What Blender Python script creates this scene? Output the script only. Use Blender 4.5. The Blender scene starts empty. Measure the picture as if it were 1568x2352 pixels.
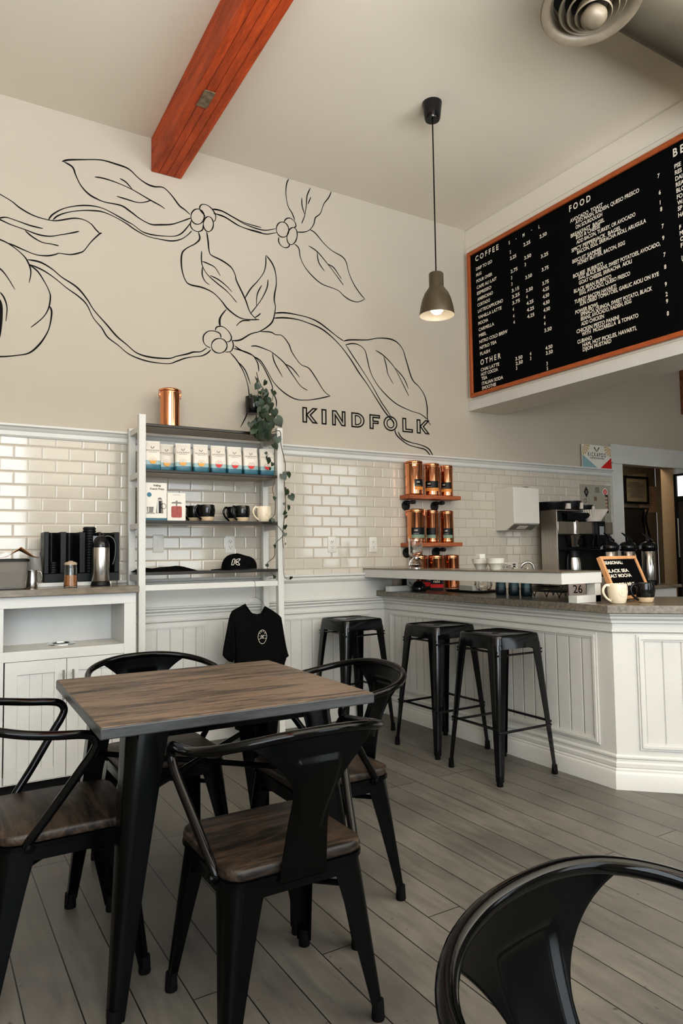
import bpy, bmesh, math, random
from mathutils import Vector, Matrix, Euler
random.seed(7)
sc = bpy.context.scene
COL = sc.collection
PI = math.pi
# ------------------------------------------------------------------ camera
FPX, YAW, PIT, ROL, CH = 1607.08, 0.54170, 0.060035, -0.014406, 1.23
_f = Vector((math.sin(YAW)*math.cos(PIT), math.cos(YAW)*math.cos(PIT), math.sin(PIT)))
_r = Vector((math.cos(YAW), -math.sin(YAW), 0.0))
_u = _r.cross(_f)
RR = _r*math.cos(ROL) + _u*math.sin(ROL)
UU = _u*math.cos(ROL) - _r*math.sin(ROL)
CAM = Vector((0, 0, CH))
def ray(px, py):
    return RR*((px-784)/FPX) - UU*((py-1176)/FPX) + _f
def onX(px, py, X):
    d = ray(px, py); return CAM + d*(X/d.x)
def onY(px, py, Y):
    d = ray(px, py); return CAM + d*(Y/d.y)
def onZ(px, py, z):
    d = ray(px, py); return CAM + d*((z-CH)/d.z)
def proj(p):
    c = Vector(p)-CAM; k = FPX/c.dot(_f)
    return 784+c.dot(RR)*k, 1176-c.dot(UU)*k
cd = bpy.data.cameras.new('camera'); cam = bpy.data.objects.new('camera', cd); COL.objects.link(cam)
cd.sensor_fit = 'VERTICAL'; cd.sensor_height = 36; cd.lens = FPX*36/2352; cd.clip_start = 0.05
M = Matrix((RR, UU, -_f)).transposed().to_4x4(); M.translation = CAM
cam.matrix_world = M
sc.camera = cam
# ------------------------------------------------------------------ materials
def srgb(r, g, b):
    f = lambda c: (c/255/12.92 if c/255 <= .04045 else ((c/255+.055)/1.055)**2.4)
    return (f(r), f(g), f(b), 1)
class NT:
    def __init__(s, name):
        s.m = bpy.data.materials.new(name); s.m.use_nodes = True
        s.t = s.m.node_tree; s.b = s.t.nodes['Principled BSDF']
    def n(s, typ, **kw):
        nd = s.t.nodes.new(typ)
        for k, v in kw.items():
            if k in nd.inputs: nd.inputs[k].default_value = v
            else: setattr(nd, k, v)
        return nd
    def l(s, a, ao, b, bi): s.t.links.new(a.outputs[ao], b.inputs[bi])
    def ramp(s, stops, interp='LINEAR'):
        r = s.n('ShaderNodeValToRGB'); cr = r.color_ramp; cr.interpolation = interp
        while len(cr.elements) < len(stops): cr.elements.new(.5)
        for e, (p, c) in zip(cr.elements, stops): e.position = p; e.color = c
        return r
def sc3(c, k): return (c[0]*k, c[1]*k, c[2]*k, 1)
def mat(name, col, rough=.5, metal=0, var=.06, scale=6, bump=0, bscale=80, spec=None, coat=0, trans=0, emit=None, es=0, coord='Object', ior=None, stretch=None):
    t = NT(name); b = t.b
    b.inputs['Roughness'].default_value = rough; b.inputs['Metallic'].default_value = metal
    if spec is not None: b.inputs['Specular IOR Level'].default_value = spec
    if coat: b.inputs['Coat Weight'].default_value = coat; b.inputs['Coat Roughness'].default_value = .1
    if trans: b.inputs['Transmission Weight'].default_value = trans
    if ior: b.inputs['IOR'].default_value = ior
    if emit: b.inputs['Emission Color'].default_value = emit; b.inputs['Emission Strength'].default_value = es
    tc = t.n('ShaderNodeTexCoord')
    mp = t.n('ShaderNodeMapping')
    if stretch: mp.inputs['Scale'].default_value = stretch
    t.l(tc, coord, mp, 'Vector')
    nz = t.n('ShaderNodeTexNoise', Scale=scale, Detail=4.0)
    t.l(mp, 'Vector', nz, 'Vector')
    r = t.ramp([(.3, sc3(col, 1-var)), (.7, sc3(col, 1+var))])
    t.l(nz, 'Fac', r, 'Fac'); t.l(r, 'Color', b, 'Base Color')
    if bump:
        n2 = t.n('ShaderNodeTexNoise', Scale=bscale, Detail=3.0); t.l(mp, 'Vector', n2, 'Vector')
        bp = t.n('ShaderNodeBump', Strength=bump, Distance=.004); t.l(n2, 'Fac', bp, 'Height'); t.l(bp, 'Normal', b, 'Normal')
    return t.m
def zramp(name, stops, rough=.5, metal=0, interp='CONSTANT', coat=0):
    t = NT(name); t.b.inputs['Roughness'].default_value = rough; t.b.inputs['Metallic'].default_value = metal
    if coat: t.b.inputs['Coat Weight'].default_value = coat
    tc = t.n('ShaderNodeTexCoord'); sp = t.n('ShaderNodeSeparateXYZ'); t.l(tc, 'Generated', sp, 'Vector')
    nz = t.n('ShaderNodeTexNoise', Scale=14.0); t.l(tc, 'Generated', nz, 'Vector')
    ma = t.n('ShaderNodeMath', operation='MULTIPLY_ADD'); ma.inputs[1].default_value = .03
    t.l(nz, 'Fac', ma, 0); t.l(sp, 'Z', ma, 2)
    r = t.ramp(stops, interp); t.l(ma, 'Value', r, 'Fac'); t.l(r, 'Color', t.b, 'Base Color')
    return t.m
def wood(name, dark, light, axis='X', freq=9, rough=.5, contrast=1.0, ring=2.2, fine=1.0, bump=.15, lift=.5):
    """stretched-noise timber grain with rings; grain runs along axis"""
    t = NT(name); t.b.inputs['Roughness'].default_value = rough
    tc = t.n('ShaderNodeTexCoord'); mp = t.n('ShaderNodeMapping')
    s = {'X': (.12, 1, 1), 'Y': (1, .12, 1), 'Z': (1, 1, .12)}[axis]
    mp.inputs['Scale'].default_value = s; t.l(tc, 'Object', mp, 'Vector')
    n1 = t.n('ShaderNodeTexNoise', Scale=float(freq), Detail=6.0, Roughness=.65, Distortion=ring); t.l(mp, 'Vector', n1, 'Vector')
    n2 = t.n('ShaderNodeTexNoise', Scale=freq*9.0, Detail=4.0, Roughness=.7); t.l(mp, 'Vector', n2, 'Vector')
    mx = t.n('ShaderNodeMix', data_type='FLOAT'); mx.inputs[0].default_value = .35*fine
    t.l(n1, 'Fac', mx, 2); t.l(n2, 'Fac', mx, 3)
    r = t.ramp([(lift-.16/contrast, dark), (lift+.16/contrast, light)])
    t.l(mx, 0, r, 'Fac'); t.l(r, 'Color', t.b, 'Base Color')
    bp = t.n('ShaderNodeBump', Strength=bump, Distance=.003); t.l(mx, 0, bp, 'Height'); t.l(bp, 'Normal', t.b, 'Normal')
    return t.m
def rings_wood(name, dark, light, axis='X', scale=18, dist=7, rough=.45):
    """open-grain ash: wavy dark lines"""
    t = NT(name); t.b.inputs['Roughness'].default_value = rough
    tc = t.n('ShaderNodeTexCoord'); mp = t.n('ShaderNodeMapping')
    mp.inputs['Scale'].default_value = {'X': (.25, 1, 1), 'Y': (1, .25, 1)}[axis]; t.l(tc, 'Object', mp, 'Vector')
    w = t.n('ShaderNodeTexWave', Scale=float(scale), Distortion=float(dist), Detail=2.0)
    w.inputs['Detail Scale'].default_value = .35
    w.bands_direction = 'Y' if axis == 'X' else 'X'; t.l(mp, 'Vector', w, 'Vector')
    n2 = t.n('ShaderNodeTexNoise', Scale=70.0, Detail=4.0); t.l(mp, 'Vector', n2, 'Vector')
    mx = t.n('ShaderNodeMix', data_type='FLOAT'); mx.inputs[0].default_value = .4
    t.l(w, 'Fac', mx, 2); t.l(n2, 'Fac', mx, 3)
    r = t.ramp([(.2, dark), (.5, light)]); t.l(mx, 0, r, 'Fac'); t.l(r, 'Color', t.b, 'Base Color')
    bp = t.n('ShaderNodeBump', Strength=.12, Distance=.002); t.l(mx, 0, bp, 'Height'); t.l(bp, 'Normal', t.b, 'Normal')
    return t.m
def tile_mat(name):
    t = NT(name); b = t.b; b.inputs['Roughness'].default_value = .08; b.inputs['Specular IOR Level'].default_value = .75
    tc = t.n('ShaderNodeTexCoord'); sp = t.n('ShaderNodeSeparateXYZ'); t.l(tc, 'Object', sp, 'Vector')
    cb = t.n('ShaderNodeCombineXYZ'); t.l(sp, 'X', cb, 'X')
    ad = t.n('ShaderNodeMath', operation='ADD'); ad.inputs[1].default_value = -.024; t.l(sp, 'Z', ad, 0); t.l(ad, 'Value', cb, 'Y')
    def br(ms, sm):
        k = t.n('ShaderNodeTexBrick', Scale=1.0); k.inputs['Brick Width'].default_value = .156; k.inputs['Row Height'].default_value = .0785
        k.inputs['Mortar Size'].default_value = ms; k.inputs['Mortar Smooth'].default_value = sm; k.offset = .5
        t.l(cb, 'Vector', k, 'Vector'); return k
    k = br(.0022, .1); k.inputs['Color1'].default_value = srgb(198, 192, 180); k.inputs['Color2'].default_value = srgb(192, 185, 172); k.inputs['Mortar'].default_value = srgb(172, 159, 142)
    t.l(k, 'Color', b, 'Base Color')
    k2 = br(.009, .9)
    nz = t.n('ShaderNodeTexNoise', Scale=7.0, Detail=1.0); t.l(tc, 'Object', nz, 'Vector')
    mul = t.n('ShaderNodeMath', operation='MULTIPLY_ADD'); mul.inputs[1].default_value = .22; t.l(nz, 'Fac', mul, 0)
    inv = t.n('ShaderNodeMath', operation='SUBTRACT'); inv.inputs[0].default_value = 1; t.l(k2, 'Fac', inv, 1); t.l(inv, 'Value', mul, 2)
    bp = t.n('ShaderNodeBump', Strength=.55, Distance=.0035); t.l(mul, 'Value', bp, 'Height'); t.l(bp, 'Normal', b, 'Normal')
    rr = t.n('ShaderNodeMath', operation='MULTIPLY_ADD'); rr.inputs[1].default_value = .5; rr.inputs[2].default_value = .07
    t.l(k, 'Fac', rr, 0); t.l(rr, 'Value', b, 'Roughness')
    return t.m
def floor_mat(name):
    t = NT(name); b = t.b
    tc = t.n('ShaderNodeTexCoord'); sp = t.n('ShaderNodeSeparateXYZ'); t.l(tc, 'Object', sp, 'Vector')
    ad = t.n('ShaderNodeMath', operation='ADD'); ad.inputs[1].default_value = -.398+.137*40; t.l(sp, 'X', ad, 0)
    cb = t.n('ShaderNodeCombineXYZ'); t.l(sp, 'Y', cb, 'X'); t.l(ad, 'Value', cb, 'Y')
    k = t.n('ShaderNodeTexBrick', Scale=1.0); k.offset = .37; k.offset_frequency = 3
    k.inputs['Brick Width'].default_value = 3.1; k.inputs['Row Height'].default_value = .137; k.inputs['Mortar Size'].default_value = .0021; k.inputs['Mortar Smooth'].default_value = .2
    k.inputs['Color1'].default_value = srgb(111, 109, 104); k.inputs['Color2'].default_value = srgb(99, 97, 93); k.inputs['Mortar'].default_value = srgb(16, 15, 15)
    t.l(cb, 'Vector', k, 'Vector')
    mp = t.n('ShaderNodeMapping'); mp.inputs['Scale'].default_value = (6, .9, 1); t.l(tc, 'Object', mp, 'Vector')
    n1 = t.n('ShaderNodeTexNoise', Scale=5.0, Detail=8.0, Roughness=.7); t.l(mp, 'Vector', n1, 'Vector')
    n2 = t.n('ShaderNodeTexNoise', Scale=2.2, Detail=6.0); t.l(tc, 'Object', n2, 'Vector')
    r1 = t.ramp([(.25, (.62, .62, .62, 1)), (.75, (1.25, 1.24, 1.2, 1))]); t.l(n1, 'Fac', r1, 'Fac')
    r2 = t.ramp([(.3, (.72, .72, .74, 1)), (.7, (1.18, 1.16, 1.12, 1))]); t.l(n2, 'Fac', r2, 'Fac')
    m1 = t.n('ShaderNodeMix', data_type='RGBA', blend_type='MULTIPLY'); m1.inputs[0].default_value = 1
    t.l(k, 'Color', m1, 6); t.l(r1, 'Color', m1, 7)
    m2 = t.n('ShaderNodeMix', data_type='RGBA', blend_type='MULTIPLY'); m2.inputs[0].default_value = 1
    t.l(m1, 2, m2, 6); t.l(r2, 'Color', m2, 7)
    # dark scuffs
    n3 = t.n('ShaderNodeTexNoise', Scale=38.0, Detail=3.0); t.l(tc, 'Object', n3, 'Vector')
    r3 = t.ramp([(.24, (.4, .4, .4, 1)), (.31, (1, 1, 1, 1))]); t.l(n3, 'Fac', r3, 'Fac')
    m3 = t.n('ShaderNodeMix', data_type='RGBA', blend_type='MULTIPLY'); m3.inputs[0].default_value = 1
    t.l(m2, 2, m3, 6); t.l(r3, 'Color', m3, 7); t.l(m3, 2, b, 'Base Color')
    rr = t.ramp([(.3, (.36, .36, .36, 1)), (.7, (.6, .6, .6, 1))]); t.l(n1, 'Fac', rr, 'Fac'); t.l(rr, 'Color', b, 'Roughness')
    mh = t.n('ShaderNodeMath', operation='MULTIPLY_ADD'); mh.inputs[1].default_value = -1.2; t.l(k, 'Fac', mh, 0); t.l(n1, 'Fac', mh, 2)
    bp = t.n('ShaderNodeBump', Strength=.25, Distance=.004); t.l(mh, 'Value', bp, 'Height'); t.l(bp, 'Normal', b, 'Normal')
    return t.m
def bead_mat(name, col, ax, pitch=.088, off=0):
    """white paint with beadboard grooves along world Z; ax = vector dotted with object coords"""
    t = NT(name); b = t.b; b.inputs['Roughness'].default_value = .38
    tc = t.n('ShaderNodeTexCoord'); dp = t.n('ShaderNodeVectorMath', operation='DOT_PRODUCT'); dp.inputs[1].default_value = ax
    t.l(tc, 'Object', dp, 0)
    a = t.n('ShaderNodeMath', operation='ADD'); a.inputs[1].default_value = off+40*pitch; t.l(dp, 'Value', a, 0)
    md = t.n('ShaderNodeMath', operation='PINGPONG'); md.inputs[1].default_value = pitch/2; t.l(a, 'Value', md, 0)
    mr = t.n('ShaderNodeMapRange'); mr.inputs['From Max'].default_value = .006; t.l(md, 'Value', mr, 'Value')
    r = t.ramp([(0, sc3(col, .78)), (.6, col)]); t.l(mr, 'Result', r, 'Fac')
    nz = t.n('ShaderNodeTexNoise', Scale=3.0, Detail=5.0); t.l(tc, 'Object', nz, 'Vector')
    r2 = t.ramp([(.3, (.93, .93, .93, 1)), (.7, (1.03, 1.03, 1.03, 1))]); t.l(nz, 'Fac', r2, 'Fac')
    mm = t.n('ShaderNodeMix', data_type='RGBA', blend_type='MULTIPLY'); mm.inputs[0].default_value = 1
    t.l(r, 'Color', mm, 6); t.l(r2, 'Color', mm, 7); t.l(mm, 2, b, 'Base Color')
    bp = t.n('ShaderNodeBump', Strength=.8, Distance=.004); t.l(mr, 'Result', bp, 'Height'); t.l(bp, 'Normal', b, 'Normal')
    return t.m
def shiplap_mat(name, col, pitch, off):
    t = NT(name); b = t.b; b.inputs['Roughness'].default_value = .45
    tc = t.n('ShaderNodeTexCoord'); sp = t.n('ShaderNodeSeparateXYZ'); t.l(tc, 'Object', sp, 'Vector')
    a = t.n('ShaderNodeMath', operation='ADD'); a.inputs[1].default_value = off; t.l(sp, 'Z', a, 0)
    md = t.n('ShaderNodeMath', operation='PINGPONG'); md.inputs[1].default_value = pitch/2; t.l(a, 'Value', md, 0)
    mr = t.n('ShaderNodeMapRange'); mr.inputs['From Max'].default_value = .003; t.l(md, 'Value', mr, 'Value')
    r = t.ramp([(0, sc3(col, .25)), (.7, col)]); t.l(mr, 'Result', r, 'Fac'); t.l(r, 'Color', b, 'Base Color')
    return t.m
MT = {}
MT['wall'] = mat('wall_paint', srgb(184, 175, 161), .85, var=.025, scale=1.2, bump=.05, bscale=160)
MT['ceil'] = mat('ceiling_paint', srgb(220, 212, 196), .9, var=.02, scale=1)
MT['white'] = mat('white_paint', srgb(204, 203, 198), .36, var=.03, scale=3)
MT['whiteb'] = mat('white_paint_cabinet', srgb(203, 203, 200), .4, var=.04, scale=5)
MT['black'] = mat('black_enamel', (.0014, .0017, .0018, 1), .22, var=.25, scale=9, spec=.16)
MT['tubeblack'] = mat('black_tube_enamel', (.0016, .0018, .0019, 1), .1, var=.2, scale=7, spec=.26)
MT['stoolblack'] = mat('glossy_black_enamel', (.003, .0033, .0035, 1), .13, var=.25, scale=9, spec=.5)
MT['rubber'] = mat('black_rubber', (.004, .004, .004, 1), .75, spec=.15)
MT['matte'] = mat('black_plastic', (.0055, .0065, .007, 1), .42, var=.3, scale=30, bump=.1, bscale=300, spec=.3)
MT['gloss'] = mat('gloss_black_plastic', (.007, .007, .008, 1), .16)
MT['cloth'] = mat('black_cotton', (.0045, .0047, .0048, 1), .95, var=.3, scale=40, bump=.2, bscale=400, spec=.1)
MT['felt'] = mat('black_felt', (.004, .004, .0042, 1), .95, spec=.08)
MT['letter'] = mat('white_letters', srgb(224, 216, 202), .6, var=.02)
MT['ink'] = mat('black_wall_paint', (.008, .007, .0065, 1), .8, spec=.2)
MT['orange'] = wood('orange_oak', srgb(140, 66, 30), srgb(190, 104, 54), 'Y', 40, .4)
MT['orangez'] = wood('orange_oak_upright', srgb(140, 66, 30), srgb(190, 104, 54), 'Z', 40, .4)
MT['beam'] = wood('stained_beam', srgb(120, 42, 14), srgb(214, 92, 36), 'Y', 16, .6, contrast=.85, ring=1.2, bump=.4)
MT['tabletop'] = wood('dark_elm', srgb(34, 26, 20), srgb(116, 97, 81), 'X', 26, .42, contrast=2.1, ring=.9, fine=.9, lift=.47)
MT['tableedge'] = wood('dark_elm_edge', srgb(34, 34, 35), srgb(72, 74, 76), 'X', 12, .4, ring=.8)
MT['seat'] = wood('dark_ash_seat', srgb(12, 9, 7), srgb(66, 52, 41), 'X', 26, .5, contrast=1.9, ring=1.2, fine=.8, lift=.5)
MT['stone'] = mat('grey_concrete_top', srgb(118, 110, 98), .28, var=.35, scale=55, coat=.2)
MT['stone2'] = mat('grey_laminate_top', srgb(120, 110, 96), .2, var=.25, scale=40, stretch=(.3, 1, 1))
MT['steel'] = mat('brushed_steel', (.55, .53, .5, 1), .24, 1, var=.08, scale=60, stretch=(1, 1, .02))
MT['steelb'] = mat('brushed_steel_panel', (.5, .47, .43, 1), .36, 1, var=.06, scale=50, stretch=(1, 1, .05))
MT['chrome'] = mat('chrome', (.7, .69, .67, 1), .08, 1, var=.02)
MT['copper'] = mat('polished_copper', (.80, .36, .19, 1), .13, 1, var=.05, scale=40, stretch=(1, 1, .05))
MT['shelfwood'] = wood('red_pine', srgb(128, 66, 38), srgb(186, 112, 72), 'X', 18, .5)
MT['walnut'] = wood('black_stained_board', srgb(20, 17, 15), srgb(44, 36, 31), 'X', 16, .35)
MT['walnut_lit'] = mat('shelf_underside_lit', srgb(152, 133, 106), .3, var=.15, scale=6)  # beige puts the light under the black boards into the colour
MT['iron'] = mat('black_iron_pipe', (.012, .012, .012, 1), .4, .3, bump=.2, bscale=120)
MT['glass'] = mat('clear_glass', (.97, .98, .97, 1), .02, trans=1, var=.0, ior=1.45)
MT['plasticclear'] = mat('smoky_clear_plastic', (.55, .53, .49, 1), .12, trans=.75, var=.02, ior=1.2)
MT['cupclear'] = mat('clear_plastic_cup', (.95, .95, .94, 1), .06, trans=.92, var=0, ior=1.15)
MT['cream'] = mat('cream_ceramic', srgb(226, 212, 188), .3, var=.03)
MT['whiteware'] = mat('white_ceramic', srgb(205, 202, 192), .3, var=.03)
MT['pale'] = mat('pale_plastic', srgb(212, 209, 201), .35, var=.02)
MT['paper'] = mat('white_paper', srgb(214, 206, 196), .8, var=.04)
MT['pinkpaper'] = mat('pale_pink_paper', srgb(196, 166, 140), .85, var=.05)
MT['certificate'] = mat('aged_paper', srgb(176, 160, 130), .8, var=.05)
MT['kraft'] = mat('kraft_paper', srgb(176, 122, 80), .85, var=.12)
MT['box'] = mat('white_card_box', srgb(222, 216, 206), .5, var=.02)
MT['teal'] = mat('teal_print', srgb(48, 98, 112), .45, var=.1)
MT['ltteal'] = mat('pale_teal_print', srgb(142, 172, 174), .5, var=.05)
MT['red'] = mat('red_print', srgb(200, 24, 22), .45, var=.06)
MT['yellow'] = mat('amber_print', srgb(222, 156, 62), .45, var=.06)
MT['tealdark'] = mat('dark_teal_print', srgb(26, 52, 60), .45, var=.2)
MT['amberjar'] = mat('red_tea', srgb(150, 52, 26), .25, var=.5, scale=90)
MT['greygrey'] = mat('grey_print', srgb(120, 116, 110), .5, var=.1)
MT['bagwhite'] = mat('white_foil_bag', srgb(214, 208, 196), .36, var=.06, scale=30, bump=.35, bscale=45)
MT['bag'] = zramp('coffee_bag_print', [(0, srgb(46, 100, 114)), (.2, srgb(46, 100, 114)), (.205, srgb(146, 172, 172)), (.345, srgb(218, 210, 198))], .34)
MT['mugblack'] = zramp('dipped_mug_glaze', [(0, srgb(214, 190, 158)), (.28, (.006, .006, .006, 1))], .14)
MT['leaf'] = mat('pothos_leaf', srgb(44, 58, 40), .42, var=.45, scale=22)
MT['stem'] = mat('vine_stem', srgb(74, 66, 42), .7, var=.2)
MT['soil'] = mat('potting_soil', srgb(40, 30, 22), .95, var=.4, scale=60)
MT['brown'] = mat('cinnamon_powder', srgb(168, 112, 68), .9, var=.2, scale=60)
MT['bronze'] = mat('grey_bronze_enamel', srgb(82, 73, 58), .36, .3, var=.05)
MT['lidbeige'] = mat('beige_jar_lid', srgb(178, 160, 138), .5)
MT['shadein'] = mat('white_shade_inside', srgb(150, 145, 136), .5, var=.01)
MT['duct'] = mat('dusty_duct_metal', srgb(86, 80, 68), .55, .25, var=.15, scale=3)
MT['ductring'] = mat('painted_diffuser', srgb(116, 106, 90), .45, .1, var=.12, scale=20)
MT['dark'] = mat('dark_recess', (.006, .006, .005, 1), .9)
MT['grey'] = mat('grey_steel_paint', srgb(158, 152, 138), .45, var=.03)
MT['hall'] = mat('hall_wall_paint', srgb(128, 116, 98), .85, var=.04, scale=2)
MT['jamb'] = mat('tan_jamb', srgb(176, 152, 122), .6, var=.05)
MT['blond'] = wood('blond_frame', srgb(186, 132, 88), srgb(220, 172, 126), 'Z', 20, .5)
MT['goldfan'] = mat('gold_print', srgb(196, 168, 120), .5, var=.2, scale=60)
MT['patch'] = mat('grey_patch', srgb(120, 104, 82), .8, var=.4, scale=30)
MT['blue'] = mat('blue_badge', srgb(60, 112, 134), .5)
MT['tile'] = tile_mat('subway_tile')
MT['floor'] = floor_mat('grey_painted_boards')
MT['brickwall'] = mat('old_brick', srgb(130, 84, 58), .9, var=.35, scale=25, bump=.6, bscale=40)
MT['beadY'] = bead_mat('beadboard_side', srgb(204, 203, 198), (0, 1, 0), .0885, .02)
MT['beadD'] = bead_mat('beadboard_angled', srgb(204, 203, 198), (.70711, -.70711, 0), .0885, .03)
MT['beadX'] = bead_mat('beadboard_back', srgb(202, 201, 196), (1, 0, 0), .0885, 0)
MT['shiplap'] = shiplap_mat('white_shiplap', srgb(222, 216, 203), .168, -.02)
MT['coolerlit'] = mat('lit_sign_panel', srgb(235, 240, 240), .5, emit=(.9, .97, 1, 1), es=.75, var=0)
MT['bulb'] = mat('glowing_bulb', (1, 1, 1, 1), .5, emit=(1, .93, .82, 1), es=1.7, var=0)
MT['screen'] = mat('grey_screen', srgb(150, 156, 160), .3, var=.02)
MT['coffeeglass'] = mat('smoked_glass', (.05, .04, .035, 1), .06, var=.1)
MT['pinkcard'] = mat('pale_card', srgb(196, 184, 178), .6, var=.03)
# ------------------------------------------------------------------ mesh helper
MW = Matrix(((1, 0, 0, 0), (0, 0, -1, 0), (0, 1, 0, 0), (0, 0, 0, 1)))     # flat things facing -Y (x right, y up)
MX = Matrix(((0, 0, -1, 0), (-1, 0, 0, 0), (0, 1, 0, 0), (0, 0, 0, 1)))    # flat things facing -X
def T(x, y=0, z=0):
    return Matrix.Translation(Vector(x) if not isinstance(x, (int, float)) else Vector((x, y, z)))
def RZ(a): return Matrix.Rotation(a, 4, 'Z')
def RX(a): return Matrix.Rotation(a, 4, 'X')
def RY(a): return Matrix.Rotation(a, 4, 'Y')
_tc = {}
def text_mesh(s, off=0.0):
    k = (s, off)
    if k not in _tc:
        cu = bpy.data.curves.new('t', 'FONT'); cu.body = s; cu.size = 1; cu.offset = off; cu.resolution_u = 3
        ob = bpy.data.objects.new('t', cu); COL.objects.link(ob)
        dg = bpy.context.evaluated_depsgraph_get()
        me = bpy.data.meshes.new_from_object(ob.evaluated_get(dg))
        vs = [v.co.copy() for v in me.vertices]; fs = [tuple(p.vertices) for p in me.polygons]
        bpy.data.objects.remove(ob); bpy.data.curves.remove(cu); bpy.data.meshes.remove(me)
        _tc[k] = (vs, fs)
    return _tc[k]
_hv = text_mesh('H')[0]; CAPH = max(v.y for v in _hv)-min(v.y for v in _hv)
class MB:
    def __init__(s): s.bm = bmesh.new(); s.M = Matrix.Identity(4)
    def _v(s, co): return s.bm.verts.new(s.M @ Vector(co))
    def face(s, pts):
        try: return s.bm.faces.new([s._v(p) for p in pts])
        except ValueError: return None
    def box(s, x0, x1, y0, y1, z0, z1):
        v = [s._v((x, y, z)) for x in (x0, x1) for y in (y0, y1) for z in (z0, z1)]
        for f in ((0, 1, 3, 2), (4, 6, 7, 5), (0, 4, 5, 1), (2, 3, 7, 6), (0, 2, 6, 4), (1, 5, 7, 3)):
            s.bm.faces.new([v[i] for i in f])
        return s
    def cbox(s, c, d):
        return s.box(c[0]-d[0]/2, c[0]+d[0]/2, c[1]-d[1]/2, c[1]+d[1]/2, c[2]-d[2]/2, c[2]+d[2]/2)
    def loft(s, rings, closed_ends=True, loop=True):
        R = [[s._v(p) for p in r] for r in rings]; n = len(R[0])
        for a, b in zip(R, R[1:]):
            for i in range(n if loop else n-1):
                j = (i+1) % n
                try: s.bm.faces.new((a[i], a[j], b[j], b[i]))
                except ValueError: pass
        if closed_ends and loop:
            try: s.bm.faces.new(list(reversed(R[0]))); s.bm.faces.new(R[-1])
            except ValueError: pass
        return s
    def tube(s, path, r, seg=10, closed=False, flat=None):
        P = [Vector(p) for p in path]; n = len(P); rings = []
        up = None
        for i, p in enumerate(P):
            if closed: t = P[(i+1) % n]-P[i-1]
            else: t = P[min(i+1, n-1)]-P[max(i-1, 0)]
            t.normalize()
            if up is None:
                up = Vector((0, 0, 1)) if abs(t.z) < .9 else Vector((1, 0, 0))
            a = t.cross(up).normalized(); b = a.cross(t).normalized(); up = b
            rr = r[i] if isinstance(r, (list, tuple)) else r
            rings.append([p+(a*math.cos(k*2*PI/seg)+b*math.sin(k*2*PI/seg))*rr for k in range(seg)])
        if closed: rings.append(rings[0])
        return s.loft(rings, not closed)
    def lathe(s, prof, c=(0, 0, 0), seg=28, caps=True):
        rings = [[(c[0]+r*math.cos(k*2*PI/seg), c[1]+r*math.sin(k*2*PI/seg), c[2]+z) for k in range(seg)] for r, z in prof]
        return s.loft(rings, caps)
    def prism(s, poly, z0, z1):
        return s.loft([[(x, y, z0) for x, y in poly], [(x, y, z1) for x, y in poly]])
    def disc(s, c, r, z=0, seg=24, a0=0, a1=2*PI):
        pts = [(c[0]+r*math.cos(a0+(a1-a0)*k/seg), c[1]+r*math.sin(a0+(a1-a0)*k/seg), z) for k in range(seg+(0 if a1-a0 > 6.28 else 1))]
        s.face(pts); return s
    def ring(s, c, r0, r1, z=0, seg=28):
        for k in range(seg):
            a, b = k*2*PI/seg, (k+1)*2*PI/seg
            s.face([(c[0]+r*math.cos(t), c[1]+r*math.sin(t), z) for r, t in ((r0, a), (r1, a), (r1, b), (r0, b))])
        return s
    def text(s, txt, cap, x=0, y=0, z=0, width=None, align='L', off=.012, xs=1.0):
        vs, fs = text_mesh(txt, off)
        if not vs: return s
        k = cap/CAPH; x0 = min(v.x for v in vs); x1 = max(v.x for v in vs); w = (x1-x0)*k
        kx = xs if width is None else width/w
        o = {'L': 0, 'C': -w*kx/2, 'R': -w*kx}[align]
        V = [s._v((x+o+(v.x-x0)*k*kx, y+v.y*k, z)) for v in vs]
        for f in fs:
            try: s.bm.faces.new([V[i] for i in f])
            except ValueError: pass
        return s
    def ribbon(s, pts, w, taper=True):
        """flat stroke in local XY"""
        n = len(pts); L = []; Rr = []
        for i, p in enumerate(pts):
            a = pts[max(i-1, 0)]; b = pts[min(i+1, n-1)]
            d = Vector((b[0]-a[0], b[1]-a[1])); d = d.normalized() if d.length > 1e-9 else Vector((1, 0))
            ww = w*(1+.25*math.sin(i*.37))
            if taper: ww *= min(1, .45+.25*i, .45+.25*(n-1-i))
            L.append(s._v((p[0]-d.y*ww/2, p[1]+d.x*ww/2, 0))); Rr.append(s._v((p[0]+d.y*ww/2, p[1]-d.x*ww/2, 0)))
        for i in range(n-1):
            try: s.bm.faces.new((L[i], Rr[i], Rr[i+1], L[i+1]))
            except ValueError: pass
        return s
    def build(s, name, m, parent=None, world=False, bevel=0, smooth=True, angle=35, seg=2, loc=None, norm=True):
        if world and parent is not None:
            bmesh.ops.transform(s.bm, matrix=parent.matrix_basis.inverted(), verts=s.bm.verts)
        if norm: bmesh.ops.recalc_face_normals(s.bm, faces=s.bm.faces)
        me = bpy.data.meshes.new(name); s.bm.to_mesh(me); s.bm.free()
        if smooth and len(me.polygons):
            me.polygons.foreach_set('use_smooth', [True]*len(me.polygons)); me.set_sharp_from_angle(angle=math.radians(angle))
        me.materials.append(MT[m] if isinstance(m, str) else m)
        o = bpy.data.objects.new(name, me); COL.objects.link(o)
        if parent is not None: o.parent = parent
        if loc is not None: o.location = loc
        if bevel:
            b = o.modifiers.new('bevel', 'BEVEL'); b.width = bevel; b.segments = seg; b.limit_method = 'ANGLE'; b.angle_limit = math.radians(40)
        return o
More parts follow.
